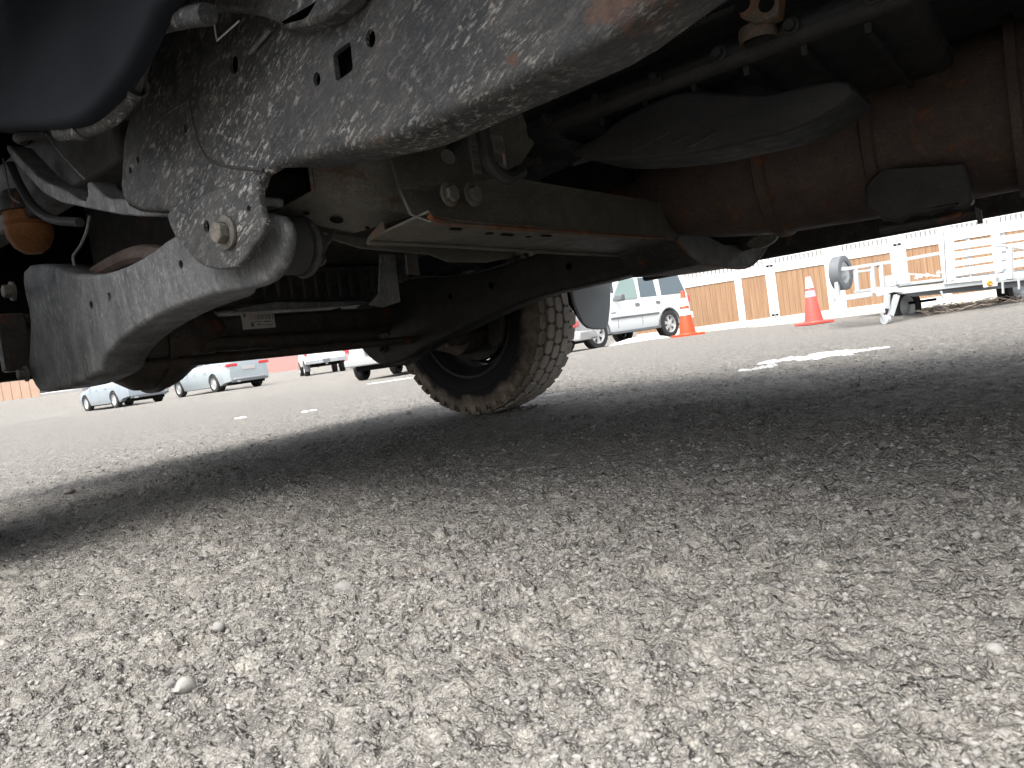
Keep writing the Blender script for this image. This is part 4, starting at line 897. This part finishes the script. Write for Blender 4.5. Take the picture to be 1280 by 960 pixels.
# grey hatchback whose tail shows between the far tyre and the mud flap
Pg = W(719, 432, 16.5); Pg.z = float(terr(Pg.x, Pg.y)) - .03
hh = Vector((-.93, .36, 0)).normalized(); lh = Vector((-hh.y, hh.x, 0))
spH = dict(x0=-.80, x1=3.2, wb=2.5, r=.30, sill=.30, track=1.5, tw=.10, w=[(-.8, .74), (-.6, .86), (2.9, .86), (3.2, .72)], low=[(-.8, .36), (-.5, .30), (2.9, .28), (3.2, .36)],
           belt=[(-.8, .86), (-.75, .94), (2.2, .90), (3.1, .72), (3.2, .60)], roof=[(-.8, .96), (-.5, 1.30), (-.3, 1.40), (1.4, 1.42), (2.2, .92), (3.2, .70)], tum=.78, spokes=5)
ht = Car('parked_hatchback', 'grey car with a red tail lamp just behind the truck tyre', 'car', Pg - lh * .1 + hh * .55, hh, spH, M_grypaint)
ht.box('rear_bumper', -.90, -.7, -.78, .78, .30, .52, M_grypaint, bevel=.04)
for sd_ in (1, -1):
    y0, y1 = sorted((sd_ * .50, sd_ * .80)); ht.box('tail_light', -.82, -.68, y0, y1, .62, .76, M_red)
ht.panel('window', [(0, .98), (.05, 1.3), (1.2, 1.32), (1.8, .96)], M_tint)

# ------------------------------------------------------------------ cones
M_cone = plain('cone_orange', (.80, .065, .015), .5, vary=.1, scale=6); M_cone2 = plain('cone_pink_red', (.80, .09, .07), .5, vary=.1, scale=6)
M_sleeve = plain('reflective_sleeve', (.80, .78, .80), .35, vary=.05); M_sleeve2 = plain('reflective_sleeve_pink', (.78, .42, .50), .35, vary=.08)
def cone(P_, Hc, lab, mat, bands, tilt):
    z = gz(P_.x, P_.y); z = P_.z; r_ = empty('traffic_cone', (P_.x, P_.y, z), 0, lab, 'traffic cone', 'orange cones in front of the fence'); o = Vector((P_.x, P_.y, z)); up = (TZ + Vector(tilt)).normalized()
    k = Hc / .72; rr = lambda t: (.135 + (.028 - .135) * t) * k
    MB().lathe([(.03 * k, .0001), (.03 * k, .16 * k), (.045 * k, .15 * k), (.05 * k, rr(.05)), (Hc * .97, rr(.97)), (Hc, rr(1) * .7), (Hc, .0001)], o, up, 32).build('cone_body', mat, r_)
    MB().box(o + TZ * .018, Vector((.19 * k, .05 * k, 0)), Vector((-.05 * k, .19 * k, 0)), TZ * .018).build('base', mat, r_, bevel=.008)
    for a, b, mt in bands: MB().lathe([(Hc * a, rr(a) + .002), (Hc * a, rr(a) + .004), (Hc * b, rr(b) + .004), (Hc * b, rr(b) + .002)], o, up, 32).build('band', mt, r_)
cone(P_c1, .74, 'orange traffic cone with white bands at the rear corner of the white utility vehicle', M_cone, [(.46, .60, M_sleeve), (.66, .84, M_sleeve)], (.0, 0, 0))
cone(P_c2, .74, 'faded reddish traffic cone standing alone before the brown gate panel', M_cone2, [(.56, .69, M_sleeve2), (.74, .97, M_sleeve)], (-.02, 0, 0))

# ------------------------------------------------------------------ fence with tan panels
M_tan = None
def tan_mat():
    b = NB('tan_wood_grain'); mp = b.map((22, 22, .8)); 
    c = b.mix(b.ramp(b.noise(1.2, 5, .6, mp), .3, .7), (.24, .135, .072), (.36, .225, .13)); b.set(Base_Color=c, Roughness=.7); return b.m
M_tan = tan_mat()
FA = P_fa.copy(); FB = P_fc.copy(); FD = (FB - FA); FD.z = 0; FD.normalize(); FN = Vector((FD.y, -FD.x, 0)); FN = FN if FN.y < 0 else -FN
def fu(u, v=400):    # distance along the fence of a photo column
    r = ray(u, v); t = (FA - C0).dot(FN) / r.dot(FN); return (C0 + r * t - FA).dot(FD)
def fz(u, v): r = ray(u, v); t = (FA - C0).dot(FN) / r.dot(FN); return (C0 + r * t).z
def fence_ground(s_): q = FA + FD * s_; return float(np.interp(s_, [0, (P_fb - FA).dot(FD), (P_fc - FA).dot(FD)], [P_fa.z, P_fb.z, P_fc.z]))
fence = empty('panel_fence', FA, 0, 'white vinyl fence with tan wood-grain panels and spindle top across the back of the lot', 'fence')
def fbox(s0, s1, z0, z1, d0, d1, nm, mat, parent=None, **k):
    return MB().box(FA + FD * (s0 + s1) / 2 + FN * (d0 + d1) / 2 + TZ * ((z0 + z1) / 2 - FA.z), FD * (s1 - s0) / 2, FN * (d1 - d0) / 2, TZ * (z1 - z0) / 2).build(nm, mat, parent or fence, **k)
cols = [(790, 845), (857, 920.5), (929, 960), (972, 1035), (1057, 1118), (1138, 1180), (1190, 1246), (1257, 1316), (1326, 1384)]
zrow = fz(1000, 333), fz(1000, 391.5)
Zt, Zb = fz(945, 344.5), fz(945, 400.5)
print('fence panel z', Zt, Zb, zrow, [fence_ground(fu(u)) for u in (865, 1000, 1200)])
spans = [(fu(a, 370), fu(b, 370)) for a, b in cols]
sl0 = (fz(1150, 306) - fz(900, 353)) / (fu(1150) - fu(900)); sb0 = (fz(1150, 375) - fz(900, 406)) / (fu(1150) - fu(900))
def zt(s_): return fz(900, 353) + (s_ - fu(900)) * sl0 * .6
def zb(s_): return fz(900, 405) + (s_ - fu(900)) * -.012
for i, (a, b) in enumerate(spans):
    c_ = (a + b) / 2
    fbox(a, b, zb(c_), zt(c_), -.01, .01, 'panel', M_tan)
    npl = max(3, int((b - a) / .15)); g = MB()
    for k in range(1, npl): x = a + (b - a) * k / npl; g.box(FA + FD * x + FN * .0112 + TZ * ((zb(c_) + zt(c_)) / 2 - FA.z), FD * .004, FN * .0008, TZ * ((zt(c_) - zb(c_)) / 2))
    g.build('groove', M_rusty, fence, kind='stuff')
    nx = spans[i + 1][0] if i + 1 < len(spans) else b + .3
    fbox(b, nx, fence_ground(b) - .1, zt(c_) + .72, -.045, .05, 'post', M_white, bevel=.004)
    fbox(a, b, zb(c_) - .26, zb(c_), -.03, .035, 'rail', M_white, bevel=.004); fbox(a, b, zt(c_), zt(c_) + .27, -.03, .035, 'rail', M_white, bevel=.004)
    fbox(a, b, zt(c_) + .43, zt(c_) + .62, -.03, .035, 'rail', M_white, bevel=.004)
    ns = int((b - a) / .115); g = MB()
    for k in range(ns + 1): x = a + (b - a) * k / ns; g.box(FA + FD * x + TZ * (zt(c_) + .35 - FA.z), FD * .034, FN * .015, TZ * .085)
    g.build('spindle_row', M_white, fence, kind='stuff')
    if i in (2, 4):
        x = fu(965 if i == 2 else 1127, 360); fbox(x - .012, x + .012, fence_ground(x), zt(c_) + .7, .05, .053, 'gate_gap', M_trim)
        for vv in ((332, 394) if i == 2 else (305,)):
            zc = fz(965 if i == 2 else 1126, vv); fbox(x - .10, x - .02, zc - .03, zc + .03, .05, .07, 'hinge', M_black, bevel=.006); fbox(x + .02, x + .10, zc - .03, zc + .03, .05, .07, 'hinge', M_black, bevel=.006)
# far side behind the fence: nothing but sky

# reddish wall and pinkish board fence far left
M_pinkwall = plain('reddish_wall', (.42, .24, .22), .8, vary=.06, scale=1); M_plank = plain('pinkish_board', (.40, .27, .20), .8, vary=.15, scale=3)
Q = W(355, 464, 60); wl = tag(MB().box(Q + TZ * 1.6 + Vector((2, 0, 0)), Vector((11, 1.5, 0)), Vector((-.3, 2, 0)), TZ * 1.75).build('far_building', M_pinkwall), 'low reddish building wall behind the far minivan and white pickup', 'building')
MB().box(Q + TZ * 3.4 + Vector((2, 0, 0)), Vector((11.2, 1.5, 0)), Vector((-.3, 2.1, 0)), TZ * .1).build('roof_edge', M_white, wl)
bf = empty('board_fence', W(30, 500, 40), 0, 'pinkish upright board fence at the left edge beyond the lot', 'fence')
for i in range(18):
    q = W(-150 + i * 11.5, 503.5 - .1416 * (-150 + i * 11.5), 40)
    MB().box(q + TZ * .85, Vector((.238, .02, 0)), Vector((0, .015, 0)), TZ * (.95 + .02 * random.random())).build('board', M_plank, bf, bevel=.006)
for zz in (.5, 1.4): MB().bar(W(-150, 525, 40.1) + TZ * zz, W(48, 497, 40.1) + TZ * zz, .05, .09).build('rail', M_plank, bf)
lowc = W(78, 494.5, 45); tag(MB().box(lowc + TZ * .10, Vector((1.3, .3, 0)), Vector((0, .3, 0)), TZ * .22).build('concrete_block', M_grypaint, bevel=.03), 'low grey concrete block beyond the end of the board fence', 'concrete block')

# ------------------------------------------------------------------ utility trailer (long side towards us, tongue end on the left)
tl = empty('utility_trailer', Vector((P_jack.x, P_jack.y, P_jack.z)), 0, 'galvanised and white utility trailer with slatted side, spare tyre and tongue jack', 'trailer')
DN = 9.5
def q9(u, v, d=DN): return W(u, v, d)
def rail9(pts, r, nm, mat=M_galv, d=DN, par=tl, w=None):
    mb = MB()
    for a, b in zip(pts[:-1], pts[1:]): mb.bar(q9(a[0], a[1], a[2] if len(a) > 2 else d), q9(b[0], b[1], b[2] if len(b) > 2 else d), r * 2, r * 2)
    return mb.build(nm, mat, par, bevel=.004)
# deck beam (white face, grey channel below) and its far twin
def slab9(poly, th, nm, mat, d=DN): return MB().prism([q9(u, v, d) for u, v in poly], Vector((.05, th, 0))).build(nm, mat, tl, bevel=.004)
slab9([(1114, 361), (1243, 347.5), (1330, 338), (1330, 345), (1243, 354), (1124, 368)], .06, 'deck_beam', M_galv)
slab9([(1180, 350), (1330, 333.5), (1330, 339), (1180, 355.5)], .05, 'deck_edge', M_white, DN - .03)
slab9([(1126, 367), (1228, 356), (1330, 345), (1330, 353), (1228, 363), (1140, 371)], .05, 'frame_channel', M_trim, DN + .10)
slab9([(1140, 352), (1330, 331), (1330, 333), (1140, 356)], 1.7, 'deck', M_galv, DN + .08)
# front rail box
rail9([(1042, 338.5), (1075, 333.5), (1117, 327), (1178, 316)], .022, 'top_rail')
rail9([(1043, 374.5), (1089, 367.5)], .035, 'lower_rail'); 
for (u, v0, v1) in ((1045, 338, 374), (1069.5, 334, 364), (1090, 331, 367), (1101, 330, 361)): rail9([(u, v0), (u + 2.5, v1)], .025, 'post')
rail9([(1070, 340), (1088, 338)], .014, 'mid_rail'); rail9([(1117, 341), (1142, 343), (1175, 345)], .012, 'mid_rail', d=DN + 1.2)
rail9([(1096, 325), (1097, 334)], .012, 'crank', M_trim)
slab9([(1107, 345), (1119, 344), (1120, 357), (1108, 358)], .12, 'tool_box', M_white, DN + .2); slab9([(1120, 344), (1137, 342.5), (1138, 353), (1121, 356)], .3, 'battery_box', M_galv, DN + .4)
slab9([(1094, 366), (1099, 360), (1120, 358), (1129, 362), (1129, 366), (1118, 365), (1104, 369), (1096, 371)], .12, 'coupler', M_galv, DN - .12)
for k, (u, v) in enumerate(((1145, 349), (1150, 347), (1158, 346), (1172, 343))): rail9([(u, v), (u + 2, v - 4)], .016, 'tie_down', M_white)
# tongue jack with a small wheel
jk = rail9([(1109, 368), (1108, 386)], .028, 'jack_tube', d=DN - .15)
rail9([(1121, 369), (1113, 395)], .030, 'jack_brace', d=DN - .12)
rail9([(1102, 392), (1106, 402), (1113, 396)], .016, 'jack_fork', d=DN - .15)
rail9([(1101, 380), (1101, 392)], .012, 'safety_chain', d=DN - .2)
jc = q9(1107, 399.5, DN - .15); MB().lathe([(-.03, .0001), (-.03, .06), (.03, .06), (.03, .0001)], jc, Vector((.9, .4, 0)), 24).build('jack_wheel', M_galv, tl)
# spare tyre
sc = q9(1051, 341.5, DN + .12); sa = Vector((.66, -.75, 0)).normalized()
st = MB().lathe([(-.07, .15), (-.08, .19), (-.065, .235), (.065, .235), (.08, .19), (.07, .15)], sc, sa, 36, True).build('spare_tyre', M_trim, tl)
MB().lathe([(.05, .15), (.03, .10), (.06, .06), (.06, .0001)], sc, sa, 24).build('spare_rim', M_galv, st); MB().lathe([(-.05, .15), (-.02, .0001)], sc, sa, 24).build('spare_rim', M_galv, st)
# running wheels and axle in the shade
for (u, v, dd, r_) in ((1129, 384, DN + .9, .27), (1268, 361, DN + .9, .27)):
    c_ = q9(u, v, dd); wt = MB().lathe([(-.09, .17), (-.10, .22), (-.085, r_), (.085, r_), (.10, .22), (.09, .17)], c_, Vector((.35, -.93, 0)), 36, True).build('wheel', M_rub, tl)
    MB().lathe([(.06, .17), (.02, .12), (.05, .05), (.05, .0001)], c_, Vector((.35, -.93, 0)), 24).build('rim', M_galv, wt)
rail9([(1135, 379, DN + .9), (1170, 374, DN + .9)], .02, 'spring', M_black); rail9([(1176, 364), (1180, 374)], .012, 'stay', M_galv)
# slatted side
rail9([(1185, 285), (1188, 351)], .045, 'corner_post', M_white); rail9([(1179.5, 290), (1183, 353)], .006, 'edge_strip', M_trim, DN - .05)
for u in (1209, 1253): rail9([(u, 279 if u > 1230 else 284), (u + 3, 350 - (u - 1190) * .12)], .022, 'stake', M_galv, DN + .05)
def sv(u): return -.150 * (u - 1190)
for k, (v0, hh_) in enumerate(((294, 13), (309, 8.5), (320, 7.5), (331, 7), (342, 9))):
    slab9([(1186, v0 - hh_ / 2), (1336, v0 - hh_ / 2 + sv(1336)), (1336, v0 + hh_ / 2 + sv(1336)), (1186, v0 + hh_ / 2)], .02, 'slat', M_white)
# amber side marker and tailgate frame
mk = slab9([(1228, 350), (1245, 348), (1246, 357.5), (1229, 359.5)], .05, 'lamp_plate', M_white, DN - .12)
mc = q9(1237, 354, DN - .125); MB().lathe([(0, .0001), (.02, .022), (.012, .036), (-.004, .040)], mc, Vector((0, -1, 0)), 24).build('marker_lamp', plain('amber_lens', (.85, .28, .03), .3, vary=.1, bump=0), tl)
rail9([(1243.5, 306), (1262, 308), (1300, 314)], .018, 'gate_rail', M_galv, DN - .6); rail9([(1244, 305), (1246, 348)], .014, 'gate_post', M_galv, DN - .6); rail9([(1262, 309), (1263, 349)], .030, 'gate_post', M_galv, DN - .6)
rail9([(1253, 349), (1254, 367)], .012, 'leg', M_galv, DN - .3); rail9([(1273, 348), (1274, 362)], .012, 'leg', M_galv, DN - .3)
rail9([(1246, 349), (1300, 343)], .03, 'gate_sill', M_galv, DN - .55)

# dry brush lying under the trailer
M_straw = plain('dry_brush_stem', (.40, .33, .27), .8, vary=.3, scale=5)
br = MB()
for i in range(420):
    u = random.uniform(1150, 1400); dd = random.uniform(9.6, 11.0); p = W(u, 380, dd); p.z = float(terr(p.x, p.y)) + .01
    L_ = random.uniform(.08, .28); a = random.uniform(0, 2 * pi); e = Vector((cos(a) * L_, sin(a) * L_, random.uniform(.0, .10))); br.tube([p, p + e * .5 + TZ * random.uniform(0, .03), p + e], .003, 3, False)
br.build('dry_brush', M_straw, kind='stuff', smooth=0)
M_dgrass = plain('dry_grass', (.50, .42, .22), .8, vary=.3, scale=5)
g = MB()
for i in range(2600):
    s_ = random.uniform(-.3, (FB - FA).length + 6); p = FA + FD * s_ + FN * random.uniform(.05, .5) * random.random(); p.z = fence_ground(s_) - .02; hgt = random.uniform(.03, .16) * (1.8 if random.random() < .06 else 1)
    e = Vector((random.uniform(-.05, .05), random.uniform(-.05, .05), hgt)); wv = Vector((.008, 0, 0)); g.add([p - wv, p + wv, p + e], [(0, 1, 2)])
g.build('grass', M_dgrass, kind='stuff', smooth=0)

# ------------------------------------------------------------------ snow remnants on the lot
M_snow = plain('snow', (.62, .63, .64), .6, vary=.03, bump=.4, scale=12)
def snow(u, v, su, sv_, lab, hgt=.008):
    p = W(u, v, 1); r = ray(u, v); t = -CH / r.z
    for _ in range(6): q = C0 + r * t; t = (float(terr(q.x, q.y)) + .01 - CH) / r.z
    q = C0 + r * t; n = 26; V = []; F = []; rr_ = [0, .45, .75, .93, 1.0]; rs = random.Random(int(u))
    for b_ in range(20):
        o_ = len(V); a0 = rs.uniform(0, 6.28); k0 = rs.random() ** .5 * .9; qc = q + Vector((cos(a0) * su * k0, sin(a0) * sv_ * k0, 0)); sx = su * rs.uniform(.07, .26); sy = sv_ * rs.uniform(.06, .24); ph = rs.uniform(0, 6)
        for j, k in enumerate(rr_):
            for i in range(n):
                a = 2 * pi * i / n; w_ = 1 + .30 * sin(3 * a + ph) + .2 * sin(5 * a + ph * 2) + .15 * sin(9 * a + ph)
                V.append(qc + Vector((cos(a) * sx * k * w_, sin(a) * sy * k * w_, hgt * (1 - k ** 2.2) * rs.uniform(.7, 1.2) + (.002 if k < 1 else -.01))))
        for j in range(len(rr_) - 1):
            for i in range(n): F.append((o_ + j * n + i, o_ + j * n + (i + 1) % n, o_ + (j + 1) * n + (i + 1) % n, o_ + (j + 1) * n + i))
    X = np.array([p.x for p in V]); Y = np.array([p.y for p in V]); Z = terr(X, Y) + ground_detail(X, Y)
    for p, z_ in zip(V, Z): p.z = p.z - q.z + float(z_)
    return MB().add(V, F).build('snow_patch', M_snow, None, lab, 'snow patch', 'snow patches left on the lot', smooth=60)
snow(1015, 444, .26, .20, 'largest white snow patch on the gravel, right of centre below the cones')
snow(945, 459, .09, .035, 'small snow streak just left of the largest patch')
snow(1085, 436, .12, .03, 'thin snow streak just right of the largest patch')
snow(690, 492, .07, .02, 'snow streak on the ground right of the big tyre')
snow(385, 513, .06, .025, 'snow streak on the bright ground left of the big tyre'); snow(300, 521, .05, .03, 'snow streak furthest left on the bright ground')
snow(497, 474, .5, .25, 'snow lying beside the front wheel of the grey crossover')
bank = W(800, 418, 17); bank.z = float(terr(bank.x, bank.y))
V = []; F = []; n = 28
for j, k in enumerate((0, .4, .7, .9, 1)):
    for i in range(n): a = 2 * pi * i / n; V.append(bank + Vector((cos(a) * .8 * k * (1 + .2 * sin(3 * a)), sin(a) * .5 * k, .17 * (1 - k ** 2) * (.8 + .4 * random.random()) - (.05 if k == 1 else 0))))
for j in range(4):
    for i in range(n): F.append((j * n + i, j * n + (i + 1) % n, (j + 1) * n + (i + 1) % n, (j + 1) * n + i))
MB().add(V, F).build('snow_patch', M_snow, None, 'low snow bank under the side of the white utility vehicle', 'snow patch', 'snow patches left on the lot', smooth=60)

# ------------------------------------------------------------------ loose gravel
def stone_mesh(c, r, flat=.65, seed=0, sub=1):
    rs = random.Random(seed); bm = bmesh.new(); bmesh.ops.create_icosphere(bm, subdivisions=sub, radius=1)
    rot = Matrix.Rotation(rs.uniform(0, 6.28), 3, 'Z') @ Matrix.Rotation(rs.uniform(-.3, .3), 3, 'X'); sx, sy = rs.uniform(.8, 1.25), rs.uniform(.65, 1)
    vs = [c + rot @ Vector((v.co.x * sx, v.co.y * sy, v.co.z * flat)) * r * rs.uniform(.80, 1.12) for v in bm.verts]; fs = [tuple(v.index for v in f.verts) for f in bm.faces]; bm.free(); return vs, fs
def gravel_mat():
    b = NB('loose_stone'); i = b.n("NewGeometry"); c = b.mix(i.outputs['Random Per Island'], (.12, .117, .112), (.31, .303, .290))
    c = b.mix(b.ramp(b.noise(160, 6, .7), .35, .65, 0, .75), c, (.24, .230, .212)); b.bump(b.noise(500, 4, .6), .5, .001); b.set(Base_Color=c, Roughness=.9); return b.m
M_stone = gravel_mat()
base = [stone_mesh(Vector((0, 0, 0)), 1, .7, 100 + k, 1) for k in range(14)]
NG = 60000
ang = rng.uniform(radians(-46), radians(46), NG * 3); rad_ = .30 * np.exp(rng.uniform(0, math.log(4.5 / .30), NG * 3)); gx, gy = rad_ * np.sin(ang), rad_ * np.cos(ang)
keep = rng.uniform(0, 1, NG * 3) < np.clip((fbm(gx * 5, gy * 5, 40, 3) - .33) * 3, .30, 1) * np.clip((fbm(gx * 26, gy * 26, 44, 2) - .25) * 3, .35, 1); gx, gy, rad_ = gx[keep][:NG], gy[keep][:NG], rad_[keep][:NG]
zz = terr(gx, gy) + ground_detail(gx, gy); size = (.0007 + .0030 * rng.uniform(0, 1, len(gx)) ** 5) * (1 + .35 * np.clip(rad_ - .6, 0, 3))
va = np.array([[tuple(p) for p in vs] for vs, _ in base]); fa2 = np.array(base[0][1]); K = rng.integers(0, 14, len(gx)); A_g = rng.uniform(0, 6.28, len(gx)); nv = va.shape[1]
v_ = va[K] * size[:, None, None]; ca, sa_ = np.cos(A_g)[:, None], np.sin(A_g)[:, None]
VV = np.stack([v_[..., 0] * ca - v_[..., 1] * sa_ + gx[:, None], v_[..., 0] * sa_ + v_[..., 1] * ca + gy[:, None], v_[..., 2] + (zz + size * .12)[:, None]], -1).reshape(-1, 3)
FF = (fa2[None] + (np.arange(len(gx)) * nv)[:, None, None]).reshape(-1, 3)
me = bpy.data.meshes.new('gravel'); me.from_pydata(VV.tolist(), [], FF.tolist()); me.materials.append(M_stone)
tag_o = bpy.data.objects.new('gravel', me); COL.objects.link(tag_o); tag(tag_o, kind='stuff')
for (u, v, px, lab) in ((431, 738, 11, 'pale egg-shaped stone standing proud left of centre in the foreground'), (232, 862, 15, 'flat pale stone low on the left of the foreground'),
                        (214, 858, 9, 'small upright stone touching the flat pale stone low on the left'), (274, 787, 10, 'buff stone above the flat pale stone'), (648, 700, 7, 'small whitish stone in the middle of the foreground'),
                        (511, 518, 5, 'dark lump of gravel on the shadow line left of the big tyre'), (87, 617, 6, 'round stone on the shadow edge at the left'), (858, 690, 7, 'pale chip right of centre in the foreground'),
                        (1222, 672, 7, 'small white stone near the right edge'), (1245, 815, 10, 'buff stone low near the right edge')):
    r = ray(u, v); t = -CH / r.z
    for _ in range(4): q = C0 + r * t; t = (gz(q.x, q.y) - CH) / r.z
    q = C0 + r * t; rr_ = px * t / FPX; vs, fs = stone_mesh(q + TZ * rr_ * .35, rr_, .75, int(u), 2); MB().add(vs, fs).build('stone', M_stone, None, lab, 'stone', 'loose stones on the gravel', smooth=50)

M_shed = plain('shed_dark_boards', (.24, .23, .22), .9, vary=.3, scale=1)
bq = FA + FD * 12 - FN * 6; bq.z = -.3
tag(MB().box(bq + TZ * 1.25, FD * 16, FN * 1.5, TZ * 1.28).build('storage_shed', M_shed), 'long dark storage shed glimpsed between the spindles behind the white fence', 'shed')
